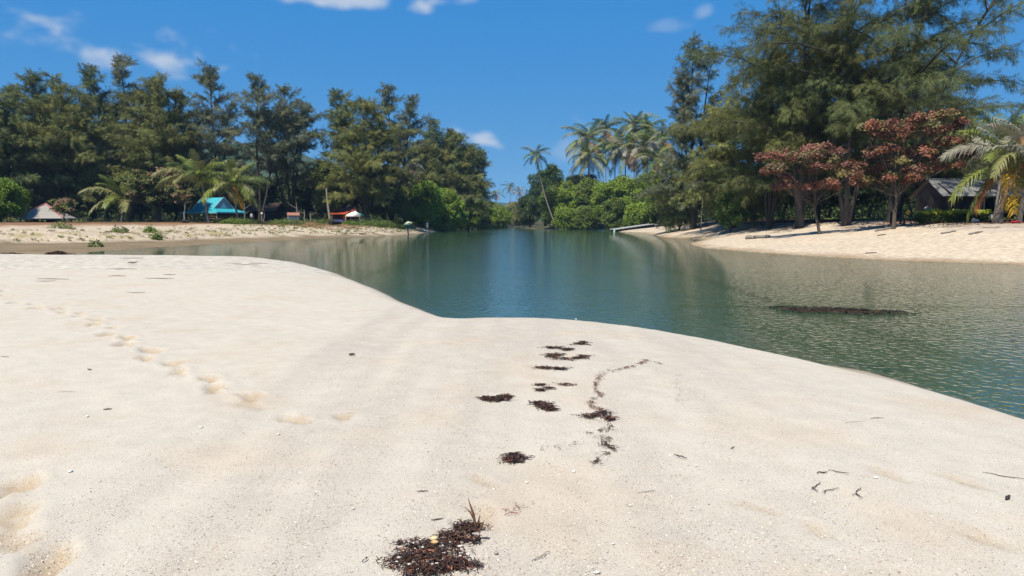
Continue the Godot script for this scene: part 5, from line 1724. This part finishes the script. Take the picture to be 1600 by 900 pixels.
func person(label: String, where: Vector3, turn: float, tall: float, skin: Color, top: Color, band: Color, legs: Color, long_legs: bool, hat: Color, pose: Dictionary) -> void:
	var t := thing("person", label, "person", where, turn)
	var k := tall / 1.74
	var stride: float = pose.get("stride", 0.06)
	var bones := []
	for q in [[Vector3(0, 0.92, 0), Vector3(0, 1.06, 0), 0.135, 0.125, Vector3(0.82, 1, 1.25)], [Vector3(0, 1.06, 0), Vector3(0, 1.34, 0.0), 0.125, 0.145, Vector3(0.8, 1, 1.3)], [Vector3(-0.13, 1.41, 0), Vector3(0.13, 1.41, 0), 0.07, 0.07], [Vector3(0, 1.40, 0), Vector3(0, 1.53, 0.01), 0.058, 0.052]]:
		bones.append(q)
	for s in [-1.0, 1.0]:
		var hip := Vector3(0.085 * s, 0.9, 0); var knee := Vector3(0.10 * s, 0.49, 0.03 + stride * s); var ankle := Vector3(0.11 * s, 0.08, stride * 1.4 * s - 0.03)
		bones.append([hip, knee, 0.092 if not long_legs else 0.098, 0.058]); bones.append([knee, ankle, 0.056, 0.037]); bones.append([ankle + Vector3(0, -0.035, -0.03), ankle + Vector3(0.02 * s, -0.045, 0.15), 0.036, 0.03])
		var sh := Vector3(0.185 * s, 1.40, 0); var el: Vector3 = sh + pose.get("arm", Vector3(0.07, -0.28, 0.02)) * Vector3(s, 1, 1); var wr: Vector3 = el + pose.get("fore", Vector3(0.01, -0.24, 0.07)) * Vector3(s, 1, 1)
		bones.append([sh, el, 0.052, 0.04]); bones.append([el, wr, 0.039, 0.027])
		var along: Vector3 = (wr - el).normalized()
		bones.append([wr, wr + along * 0.07, 0.027, 0.032, Vector3(1, 1, 1)])
	for q in bones:
		for e in 4:
			q[e] = q[e] * k
	var paint := func(p: Vector3) -> Color:
		var y := p.y / k
		var out_x := absf(p.x) / k
		if y > 1.47 or (out_x > 0.22 and y < 1.27) or (out_x > 0.2 and y < 1.2):
			return skin
		if y > 0.98 or (out_x > 0.16 and y > 1.2):
			return band if y > 1.18 and y < 1.30 and out_x < 0.17 else top
		if y > (0.12 if long_legs else 0.56):
			return legs
		return skin
	var b := MB.new()
	field_mesh(b, bones, 0.02, 0.045, paint)
	# head on a finer grid: skull, jaw, nose, ears
	var hb := []
	for q in [[Vector3(0, 1.645, -0.012), Vector3(0, 1.655, 0.01), 0.086, 0.084, Vector3(1.12, 1, 1)], [Vector3(0, 1.60, 0.03), Vector3(0, 1.565, 0.045), 0.058, 0.042], [Vector3(0, 1.53, 0.0), Vector3(0, 1.60, 0.0), 0.05, 0.055], [Vector3(0, 1.645, 0.088), Vector3(0, 1.615, 0.104), 0.011, 0.014], [Vector3(-0.082, 1.635, -0.005), Vector3(-0.084, 1.60, 0.0), 0.016, 0.011], [Vector3(0.082, 1.635, -0.005), Vector3(0.084, 1.60, 0.0), 0.016, 0.011]]:
		for e in 4:
			q[e] = q[e] * k
		hb.append(q)
	field_mesh(b, hb, 0.009, 0.02, func(p: Vector3) -> Color:
		var q := p / k
		if q.z > 0.06 and absf(q.y - 1.585) < 0.006 and absf(q.x) < 0.024:
			return skin * Color(0.75, 0.45, 0.42)
		return skin)
	for s in [-1.0, 1.0]:  # eyes, then five fingers on each hand, curled a little
		b.col = Color(0.03, 0.025, 0.02)
		b.ball(Vector3(0.031 * s, 1.645, 0.079) * k, Vector3(0.011, 0.007, 0.008) * k, 4, 6)
		b.col = skin
		var sh := Vector3(0.185 * s, 1.40, 0); var el: Vector3 = sh + pose.get("arm", Vector3(0.07, -0.28, 0.02)) * Vector3(s, 1, 1); var wr: Vector3 = el + pose.get("fore", Vector3(0.01, -0.24, 0.07)) * Vector3(s, 1, 1)
		var along: Vector3 = (wr - el).normalized()
		var across: Vector3 = along.cross(Vector3(s, 0, 0)).normalized()
		var palm: Vector3 = along.cross(across).normalized() * s
		for i in 5:
			var long: float = [0.055, 0.078, 0.086, 0.08, 0.062][i]
			var off: float = [0.034, 0.024, 0.008, -0.008, -0.024][i]
			var base: Vector3 = wr + along * (0.03 if i == 0 else 0.075) + across * off
			var out_d: Vector3 = (along + across * 0.9).normalized() if i == 0 else along
			var m1: Vector3 = base + out_d * long * 0.5
			var tip: Vector3 = m1 + (out_d + palm * 0.45).normalized() * long * 0.5
			b.tube(PackedVector3Array([base * k, m1 * k, tip * k]), PackedFloat32Array([0.0095, 0.0085, 0.0065]), 6)
	part("body", b, M.cloth, t)
	var hair := one(hat)
	for i in 7:
		for j in 12:
			var q := []
			for c in [[i, j], [i + 1, j], [i + 1, j + 1], [i, j + 1]]:
				var a: float = c[0] / 7.0 * 1.55; var w: float = TAU * c[1] / 12.0
				q.append(Vector3(sin(a) * cos(w) * 0.089, 1.662 + cos(a) * 0.092, sin(a) * sin(w) * 0.099 - 0.008) * k)
			hair.smooth(q[0], q[1], q[2], q[0] - Vector3(0, 1.66, 0) * k, q[1] - Vector3(0, 1.66, 0) * k, q[2] - Vector3(0, 1.66, 0) * k)
			hair.smooth(q[0], q[2], q[3], q[0] - Vector3(0, 1.66, 0) * k, q[2] - Vector3(0, 1.66, 0) * k, q[3] - Vector3(0, 1.66, 0) * k)
	for i in hair.n.size():
		hair.n[i] = hair.n[i].normalized()
	part("hat" if hat.r > 0.3 else "hair", hair, M.cloth, t)


func make_people() -> void:
	var skin := Color(0.36, 0.20, 0.13)
	person("person in a white shirt with a dark band and white shorts on the sand spit", spot(668, 150, 0.0), 0.15, 1.74, skin, Color(0.74, 0.74, 0.74), Color(0.10, 0.10, 0.14), Color(0.72, 0.72, 0.72), false, Color(0.66, 0.64, 0.6), {"stride": 0.03})
	person("person in grey standing in the mangroves' shade behind the white-clad one", spot(657, 160, 0.0), -1.2, 1.5, skin, Color(0.30, 0.29, 0.28), Color(0.30, 0.29, 0.28), Color(0.22, 0.18, 0.14), true, Color(0.03, 0.025, 0.02), {"stride": 0.14, "fore": Vector3(0.0, -0.1, 0.22)})
	person("person in a white shirt and dark trousers beside the brown hut", spot(395, 130, 0.0), 0.8, 1.68, skin, Color(0.72, 0.72, 0.72), Color(0.72, 0.72, 0.72), Color(0.04, 0.04, 0.05), true, Color(0.03, 0.025, 0.02), {"stride": 0.1})


# ---------------------------------------------------------------- what the tide left on the beach
func strand(b: MB, p: Vector3, dir: float, long: float, wide: float, lift: float, curl: float) -> void:  # one ribbon of weed that lies on the sand
	var n := 5
	var last_a := p; var last_b := p
	for i in n + 1:
		var f := float(i) / n
		var side := Vector3(-sin(dir), 0, cos(dir)) * wide * sin(PI * (0.15 + f * 0.8))
		var y := lift * sin(PI * f) + rng.randf_range(0.0, 0.006)
		var tilt := Vector3(0, rng.randf_range(-1, 1) * wide * 0.9, 0)
		var a := p + side + Vector3(0, y, 0) + tilt; var c := p - side + Vector3(0, y, 0) - tilt
		if i > 0:
			b.quad(last_a, a, c, last_b)
		last_a = a; last_b = c
		p += Vector3(cos(dir), 0, sin(dir)) * long / n
		dir += curl + rng.randf_range(-0.5, 0.5)


func weed(label: String, outline: Array, count: int, scale_: float, seed_: int, tone: Color, height: float, group := "") -> Node3D:  # outline: lobes [x, z, radius x, radius z]
	rng.seed = seed_
	var c := Vector3(outline[0][0], 0, outline[0][1])
	c.y = beach_height(c.x, c.z)
	var t := thing("seaweed_clump", label, "seaweed", c, 0, group)
	var b := MB.new()
	for i in count * 2:
		var l: Array = outline[i % outline.size()]
		var a := rng.randf() * TAU; var r := sqrt(rng.randf()) * (1.0 if rng.randf() > 0.07 else rng.randf_range(1.0, 2.0))
		r *= 0.72 + 0.3 * sin(a * 3.0 + l[0] * 40.0) + 0.2 * sin(a * 7.0 + l[1] * 30.0)
		var x: float = l[0] + cos(a) * r * l[2] * 1.15; var z: float = l[1] + sin(a) * r * l[3] * 1.15
		var y := beach_height(x, z) - c.y + 0.003 + height * rng.randf() * maxf(0.0, 1.0 - r * r)
		b.col = shade(tone, 0.45)
		if rng.randf() < 0.18:
			b.col = shade(Color(0.02, 0.018, 0.02), 0.4)
		if rng.randf() < 0.06:
			b.col = shade(Color(0.22, 0.09, 0.05), 0.3)
		strand(b, Vector3(x - c.x, y, z - c.z), rng.randf() * TAU, scale_ * (0.35 + 1.15 * pow(rng.randf(), 2.0)), scale_ * 0.06 * rng.randf_range(0.5, 1.4), height * rng.randf() * 0.5, rng.randf_range(-0.35, 0.35))
	part("fronds", b, M.weed, t, "stuff")
	return t


func beach_height(x: float, z: float) -> float:
	return near_h(x, z, near_inland(x, z)) + 0.003 + smoothstep(-24.0, -17.0, z) * relief(x, z)


func relief(x: float, z: float) -> float:  # low ridges, the smooth track and small lumps of the near sand
	var wob := lump.get_noise_2d(x * 3.0 + 50.0, z * 0.7)
	var band := lump.get_noise_2d(x * 16.0, z * 1.3 + 90.0)
	var track := exp(-pow((x + 2.02 + wob * 0.25 + (z + 5.0) * 0.02) / 0.16, 2.0)) * smoothstep(-8.5, -6.5, z)
	return band * 0.006 + fine_lump.get_noise_2d(x, z) * 0.005 - track * 0.018 + fine_lump.get_noise_2d(x * 5.0, z * 5.0) * 0.004


func make_tideline() -> void:
	var brown := Color(0.050, 0.025, 0.017)
	var dark := Color(0.050, 0.026, 0.016)
	# the big clump in front, with shells and wood chips caught in it
	var big := weed("largest clump of dark red-brown seaweed with shell bits, nearest the viewer", [[-0.42, -3.55, 0.17, 0.10], [-0.30, -3.66, 0.13, 0.07], [-0.24, -3.78, 0.07, 0.05], [-0.47, -3.42, 0.14, 0.09], [-0.36, -3.42, 0.16, 0.10], [-0.40, -3.30, 0.17, 0.08], [-0.26, -3.36, 0.10, 0.06]], 1300, 0.05, 701, brown, 0.022)
	rng.seed = 702
	var bits := MB.new()
	for k in 60:
		var a := rng.randf() * TAU; var r := sqrt(rng.randf())
		var p := Vector3(-0.40 + cos(a) * r * 0.19, 0, -3.46 + sin(a) * r * 0.19)
		p.y = beach_height(p.x, p.z) + 0.02
		bits.col = shade(Color(0.58, 0.53, 0.46), 0.25)
		var w := rng.randf_range(0.003, 0.009)
		bits.ball(p - big.position, Vector3(w * rng.randf_range(1.0, 1.8), w * 0.5, w), 4, 5)
	part("shell_bits", bits, M.chip, big, "stuff")
	chip("wood_chip", "pale tan wood chip upper one of two on the largest seaweed clump", "wood chip", Vector3(-0.393, beach_height(-0.39, -3.6) + 0.036, -3.60), 0.019, Color(0.55, 0.42, 0.24), "")
	chip("wood_chip", "orange-tan wood chip lower one of two on the largest seaweed clump", "wood chip", Vector3(-0.385, beach_height(-0.38, -3.55) + 0.036, -3.555), 0.018, Color(0.52, 0.31, 0.14), "")
	# upright dried frond
	var fr := thing("dried_frond", "dried brown weed stalk standing upright beside the largest seaweed clump", "dried weed", Vector3(-0.19, beach_height(-0.19, -3.78), -3.78))
	for q in [[Vector3(0, -0.01, 0), Vector3(-0.012, 0.08, 0), Vector3(-0.045, 0.165, -0.03), 0.008], [Vector3(-0.01, 0.05, 0), Vector3(-0.03, 0.10, 0.01), Vector3(-0.06, 0.125, 0.0), 0.004], [Vector3(0.005, -0.01, 0), Vector3(0.012, 0.045, 0.01), Vector3(0.022, 0.085, 0.0), 0.0055], [Vector3(0.01, -0.01, 0.01), Vector3(0.028, 0.02, 0.02), Vector3(0.045, 0.055, 0.01), 0.006]]:
		var b := one(Color(0.13, 0.065, 0.035))
		b.tube(PackedVector3Array([q[0], q[1], q[2]]), PackedFloat32Array([q[3] * 0.8, q[3], 0.001]), 5)
		part("blade", b, M.weed, fr)
	# clumps along the wrack line
	weed("round clump of brown seaweed halfway up the sand, next above the largest", [[0.02, -4.99, 0.065, 0.065], [0.0, -4.93, 0.05, 0.05]], 190, 0.06, 703, brown, 0.022)
	weed("flat wide clump of dark seaweed, leftmost on the sand", [[-0.22, -6.68, 0.07, 0.06], [-0.12, -6.66, 0.08, 0.05], [-0.06, -6.76, 0.05, 0.04]], 200, 0.075, 704, dark, 0.02)
	weed("ragged clump of dark seaweed just right of the flat wide one", [[0.29, -6.38, 0.06, 0.07], [0.24, -6.48, 0.06, 0.04], [0.33, -6.30, 0.04, 0.05]], 190, 0.07, 705, dark, 0.02)
	weed("thin pair of weed strips below the ring-shaped weed", [[0.36, -8.15, 0.09, 0.03], [0.52, -8.12, 0.08, 0.03]], 80, 0.08, 706, dark, 0.012)
	weed("ring-shaped tangle of dark weed near the water's edge", [[0.55, -9.05, 0.1, 0.05], [0.48, -8.92, 0.05, 0.1], [0.62, -8.72, 0.12, 0.05], [0.80, -8.82, 0.09, 0.05], [0.88, -8.95, 0.05, 0.06]], 150, 0.09, 707, dark, 0.016)
	weed("long dark weed scrap just beyond the ring-shaped tangle", [[0.55, -9.62, 0.11, 0.06], [0.72, -9.45, 0.07, 0.05]], 90, 0.09, 708, dark, 0.016)
	weed("farthest dark weed scrap, close to the water", [[0.93, -10.15, 0.10, 0.1], [1.0, -10.35, 0.06, 0.06]], 80, 0.09, 709, dark, 0.016)
	weed("small weed scrap left of the winding line, lower of two", [[0.36, -7.12, 0.07, 0.03], [0.27, -7.02, 0.05, 0.03]], 70, 0.06, 710, dark, 0.012)
	weed("small weed scrap left of the winding line, upper of two", [[0.54, -7.32, 0.08, 0.03], [0.28, -7.3, 0.04, 0.02]], 60, 0.06, 711, dark, 0.012)
	weed("thickest reddish clump on the winding weed line", [[0.66, -6.05, 0.10, 0.05], [0.77, -6.12, 0.06, 0.07], [0.80, -5.95, 0.04, 0.05]], 170, 0.06, 712, brown, 0.02)
	var paths := [["winding line of red weed from the water side to the thickest clump", [[1.78, -8.62], [1.62, -8.85], [1.50, -8.55], [1.36, -8.35], [1.22, -8.15], [1.04, -8.0], [0.93, -7.75], [0.85, -7.42], [0.80, -7.05], [0.86, -6.85], [0.72, -6.65], [0.70, -6.4], [0.78, -6.25]], 700, Color(0.10, 0.028, 0.018)],
		["winding line of dark weed from the thickest clump toward the viewer", [[0.80, -5.95], [0.76, -5.7], [0.60, -5.55], [0.72, -5.42], [0.66, -5.28], [0.74, -5.15], [0.62, -5.0], [0.55, -4.85]], 320, dark],
		["faint thin red weed thread right of the largest clump", [[-0.06, -3.98], [0.0, -4.02], [0.07, -4.08], [0.12, -4.2]], 26, Color(0.17, 0.055, 0.04)],
		["faint grey weed thread right of the winding line", [[1.85, -8.0], [1.68, -7.5], [1.62, -7.0], [1.50, -6.6]], 50, Color(0.30, 0.24, 0.19)],
		["faint scatter of weed crumbs right of the round clump", [[0.16, -5.1], [0.24, -5.25], [0.36, -5.2], [0.48, -5.3]], 16, dark]]
	var k := 0
	for q in paths:
		rng.seed = 720 + k
		k += 1
		var o := Vector3(q[1][0][0], 0, q[1][0][1])
		o.y = beach_height(o.x, o.z)
		var t := thing("seaweed_line", q[0], "seaweed", o)
		var b := MB.new()
		for i in q[2]:
			var f: float = rng.randf() * (q[1].size() - 1.001)
			var j := int(f)
			if lump.get_noise_2d(f * 26.0, k * 40.0) < -0.02:
				continue
			var x: float = lerpf(q[1][j][0], q[1][j + 1][0], f - j) + rng.randfn(0.0, 0.013)
			var z: float = lerpf(q[1][j][1], q[1][j + 1][1], f - j) + rng.randfn(0.0, 0.026)
			b.col = shade(q[3], 0.4)
			strand(b, Vector3(x - o.x, beach_height(x, z) - o.y + 0.006 * rng.randf(), z - o.z), atan2(q[1][j + 1][1] - q[1][j][1], q[1][j + 1][0] - q[1][j][0]) + rng.randf_range(-0.7, 0.7), rng.randf_range(0.025, 0.075), rng.randf_range(0.001, 0.0032), 0.006, rng.randf_range(-0.3, 0.3))
		part("strands", b, M.weed, t, "stuff")
	# sticks and crumbs of flotsam, each by itself
	var sg := "small dark sticks scattered on the sand"
	k = 0
	for q in [[250, 436, 0.9, 0.02, "long dark stick lying on the far left sand"], [83, 437, 1.0, 0.02, "longest of the dark sticks on the far left sand, near the footprints"], [72, 440, 0.5, 0.016, "short dark stick beside the longest one on the far left sand"], [205, 404, 1.1, 0.025, "dark stick nearest the far left crest of the sand"], [207, 412, 0.35, 0.05, "little dark lump of wood under the stick nearest the crest"], [190, 421, 1.2, 0.02, "dark stick in the middle of the far left sand"], [183, 432, 0.5, 0.02, "short thick stick in the middle of the far left sand"], [265, 430, 0.4, 0.02, "short stick by itself right of the middle of the far left sand"], [213, 458, 0.5, 0.013, "thin stick with a dark end below the other far left sticks"], [365, 412, 0.7, 0.02, "stick at the left of the debris by the left lobe's edge"], [385, 414, 0.9, 0.02, "stick in the middle of the debris by the left lobe's edge"], [405, 412, 0.8, 0.02, "stick at the right of the debris by the left lobe's edge"], [140, 578, 0.06, 0.008, "dark crumb of wood left of the footprint trail"], [105, 612, 0.16, 0.004, "thin pale twig left of the trail's end"], [168, 640, 0.07, 0.007, "dark crumb of wood in the smooth sand at the lower left"], [8, 558, 0.12, 0.006, "twig at the left edge of the smooth sand"], [550, 556, 0.08, 0.02, "dark pebble-like crumb in the middle of the beach"], [1310, 738, 0.13, 0.006, "straight dark twig on the right sand"], [1275, 760, 0.17, 0.006, "forked dark twig on the right sand"], [1298, 766, 0.13, 0.005, "second twig right of the forked one"], [1340, 768, 0.17, 0.006, "bent dark twig on the right sand"], [1285, 739, 0.07, 0.005, "short twig above the forked one on the right sand"], [1010, 769, 0.13, 0.004, "thin grey twig on the sand between the weed line and right sand"], [845, 870, 0.14, 0.006, "grey twig near the bottom edge, right of the largest seaweed clump"], [683, 812, 0.07, 0.004, "fine twig above the largest seaweed clump"], [660, 768, 0.07, 0.004, "short dark twig left of the round clump's lower side"], [1145, 700, 0.06, 0.004, "tiny twig on the smooth right sand"], [1370, 654, 0.12, 0.006, "small dark twig near the water on the right"], [1335, 660, 0.2, 0.004, "pale brown grass stem near the water on the right"], [1570, 745, 0.25, 0.006, "brown stem at the right edge of the sand"], [1575, 780, 0.06, 0.012, "dark crumb at the right edge of the sand"], [1063, 715, 0.1, 0.01, "reddish bark scrap right of the winding weed line"]]:
		rng.seed = 760 + k
		k += 1
		var at := on_beach(q[0], q[1])
		var t := thing("stick", q[4], "stick", at, rng.randf_range(-0.35, 0.35) * (1.0 if q[0] < 500 else 2.6), sg)
		var b := one(shade(Color(0.075, 0.055, 0.042) if not "pale" in q[4] and not "grey" in q[4] else Color(0.22, 0.18, 0.14), 0.3))
		var pts := PackedVector3Array(); var rad := PackedFloat32Array()
		for i in 6:
			var f := i / 5.0 - 0.5
			pts.append(Vector3(f * q[2], q[3] * 0.6 + rng.randf() * q[3] * 0.8, rng.randf_range(-0.05, 0.05) * q[2])); rad.append(q[3] * (0.55 if q[2] > 0.09 else 1.0) * (1.0 - absf(f) * 1.1))
		b.tube(pts, rad, 6)
		if "forked" in q[4] or "bent" in q[4]:
			b.stick(pts[1], pts[1] + Vector3(-0.35, 0.03, 0.3) * q[2], q[3] * 0.7, q[3] * 0.3)
		part("stem", b, M.weed, t)
	weed("dark lump of weed on the far crest of the left sand", [[-25.2, -41.0, 0.45, 0.25]], 160, 0.4, 790, dark, 0.16)
	weed("small flat scrap of weed on the far crest at the left edge", [[-28.0, -41.3, 0.5, 0.2]], 60, 0.3, 791, dark, 0.08)
	# larger shells and pebbles that stand out
	var pg := "pale shells and pebbles that stand out on the sand"
	k = 0
	for q in [[933, 895, 0.012, "white shell at the bottom edge right of the largest clump"], [775, 865, 0.014, "flat grey pebble right of the largest seaweed clump"], [897, 737, 0.013, "white shell beside the end of the winding weed line"], [823, 754, 0.011, "white shell fragment below the round clump"], [772, 765, 0.009, "white chip by the tan sandy patch under the round clump"], [110, 737, 0.012, "white shell on the smooth sand at the lower left"], [136, 651, 0.014, "white shell left of the gravelly band"], [314, 668, 0.013, "white pebble near the trail's end"], [1368, 747, 0.016, "white shell beside the tan hollow on the right sand"], [435, 679, 0.013, "white chip on the gravelly band"], [900, 499, 0.02, "white stone on the crest at the water's edge"], [985, 790, 0.009, "tiny white shell on the right sand"], [668, 705, 0.009, "tiny white shell in the middle sand"], [958, 850, 0.009, "cream shell chip at the lower right of the weed"], [1088, 728, 0.009, "small white shell on the bare right sand"], [552, 795, 0.009, "small white chip left of the largest clump"]]:
		rng.seed = 800 + k
		k += 1
		chip("shell", q[3], "shell", on_beach(q[0], q[1]) + Vector3(0, q[2] * 0.3, 0), q[2], Color(0.66, 0.64, 0.58) if not "grey" in q[3] else Color(0.25, 0.24, 0.23), pg)
	# the gravel of broken shell
	rng.seed = 830
	var at := []; var tints := PackedColorArray()
	for i in 340000:
		var z := -2.9 - 9.5 * pow(rng.randf(), 1.35)
		var x := rng.randf_range(-1.0, 1.0) * (0.75 * -z + 0.4)
		var wob := lump.get_noise_2d(x * 3.0 + 50.0, z * 0.7)
		var shelly := smoothstep(-2.75, -2.25, x + wob * 0.8 + (z + 6.0) * -0.02) * (1.0 - smoothstep(1.2, 3.6, x + wob * 2.2) * 0.85)
		var band := lump.get_noise_2d(x * 16.0, z * 1.3 + 90.0)
		var track := exp(-pow((x + 2.02 + wob * 0.25 + (z + 5.0) * 0.02) / 0.16, 2.0)) * smoothstep(-8.5, -6.5, z)
		var patch := lump.get_noise_2d(x * 9.0 + 11.0, z * 5.0)
		if rng.randf() > (0.06 + shelly * clampf(0.62 + 1.3 * band + 0.5 * patch, 0.05, 1.0)) * (1.0 - 0.85 * track):
			continue
		if near_inland(x, z) < 0.3:
			continue
		var size := 0.0015 + 0.0034 * pow(rng.randf(), 5.0)
		at.append(Transform3D(Basis.from_euler(Vector3(rng.randf_range(-0.5, 0.5), rng.randf() * TAU, rng.randf_range(-0.5, 0.5))) * Basis.from_scale(Vector3(rng.randf_range(0.7, 1.7), rng.randf_range(0.35, 0.8), 1.0) * size), Vector3(x, beach_height(x, z) + size * 0.2 - 0.002, z)))
		var r := rng.randf()
		tints.append(shade(Color(0.62, 0.58, 0.52) if r < 0.36 else Color(0.42, 0.38, 0.33) if r < 0.74 else Color(0.45, 0.33, 0.22) if r < 0.9 else Color(0.17, 0.15, 0.14), 0.15))
	var nub := MB.new()
	var ring := [Vector3(1, 0, 0.1), Vector3(0.2, 0.1, 0.9), Vector3(-0.9, 0, 0.4), Vector3(-0.5, 0.1, -0.8), Vector3(0.6, 0, -0.7)]
	for i in 5:
		nub.out(Vector3(0.05, 0.75, 0), ring[i], ring[(i + 1) % 5], ring[i] + ring[(i + 1) % 5] + Vector3(0, 1.2, 0))
		nub.out(Vector3(0, -0.5, 0), ring[i], ring[(i + 1) % 5], ring[i] + ring[(i + 1) % 5] - Vector3(0, 1.2, 0))
	tag(copies("shell_gravel", nub.mesh(M.chip), at, tints, self), "gravel of broken shell strewn in bands over the sand", "gravel")
	# drowned weed patch on the river bed
	rng.seed = 850
	var d := thing("sunken_weed", "dark patch of sunken weed under the green water on the right", "seaweed", Vector3(7.7, -0.012, -17.4))
	var b := MB.new()
	for i in 1700:
		var a := rng.randf() * TAU; var r := sqrt(rng.randf())
		b.col = shade(Color(0.03, 0.018, 0.009), 0.4)
		r *= 0.75 + 0.3 * sin(a * 2.0 + 0.6) + 0.15 * sin(a * 5.0)
		strand(b, Vector3(cos(a) * r * 1.1 + sin(a) * r * 0.5, -0.012 * rng.randf(), sin(a) * r * 0.75), rng.randf() * TAU, rng.randf_range(0.25, 0.6), 0.022, 0.006, rng.randf_range(-0.3, 0.3))
	part("fronds", b, M.weed, d, "stuff")


func on_beach(px: float, py: float) -> Vector3:
	var d := pixel_ray(px, py)
	var h := 0.45
	for i in 4:
		var p := Vector3(0, EYE, 0) + d * ((h - EYE) / d.y)
		h = beach_height(p.x, p.z)
	var q := Vector3(0, EYE, 0) + d * ((h - EYE) / d.y)
	return Vector3(q.x, h, q.z)


func chip(called: String, label: String, category: String, at: Vector3, r: float, c: Color, group: String) -> void:
	var t := MeshInstance3D.new()
	t.name = numbered(called)
	var b := one(shade(c, 0.12))
	b.ball(Vector3.ZERO, Vector3(r * rng.randf_range(1.0, 1.5), r * 0.45, r * rng.randf_range(0.7, 1.0)), 5, 8)
	t.mesh = b.mesh(M.chip)
	t.position = at
	t.rotation = Vector3(rng.randf_range(-0.3, 0.3), rng.randf() * TAU, rng.randf_range(-0.3, 0.3))
	tag(t, label, category, group)
	add_child(t)


func _ready() -> void:
	var cam := Camera3D.new()
	cam.name = "camera"
	cam.position = Vector3(0, EYE, 0)
	cam.rotation_degrees = Vector3(-TILT, 0, 0)
	cam.fov = rad_to_deg(2.0 * atan(450.0 / LENS))
	cam.near = 0.05
	cam.far = 6000
	add_child(cam)
	var env := Environment.new()
	env.background_mode = Environment.BG_SKY
	env.sky = Sky.new()
	env.sky.sky_material = make_sky()
	env.tonemap_mode = Environment.TONE_MAPPER_LINEAR
	env.tonemap_exposure = 1.53
	env.fog_enabled = true
	env.fog_density = 0.00016
	env.fog_light_color = Color(0.66, 0.84, 1.0)
	env.sdfgi_enabled = true
	env.ssao_enabled = true
	env.ssil_enabled = true
	var we := WorldEnvironment.new()
	we.environment = env
	add_child(we)
	var sun := DirectionalLight3D.new()
	sun.name = "sun"
	sun.light_energy = 1.6
	sun.light_color = Color(1.0, 0.965, 0.905)
	sun.light_angular_distance = 0.5
	sun.shadow_enabled = true
	add_child(sun)
	sun.look_at_from_position(Vector3(-0.26, 0.84, 0.44), Vector3.ZERO)
	make_materials()
	make_shores()
	make_beach()
	make_banks()
	make_water()
	make_hills()
	make_leaf_shapes()
	palm_mats()
	make_left_woods()
	make_far_bend()
	make_right_woods()
	make_pavilion()
	make_thatched_hut()
	make_brown_hut()
	make_white_stall()
	make_orange_stall()
	make_grey_hut()
	make_jetty()
	make_tent()
	make_bank_things()
	make_people()
	make_tideline()
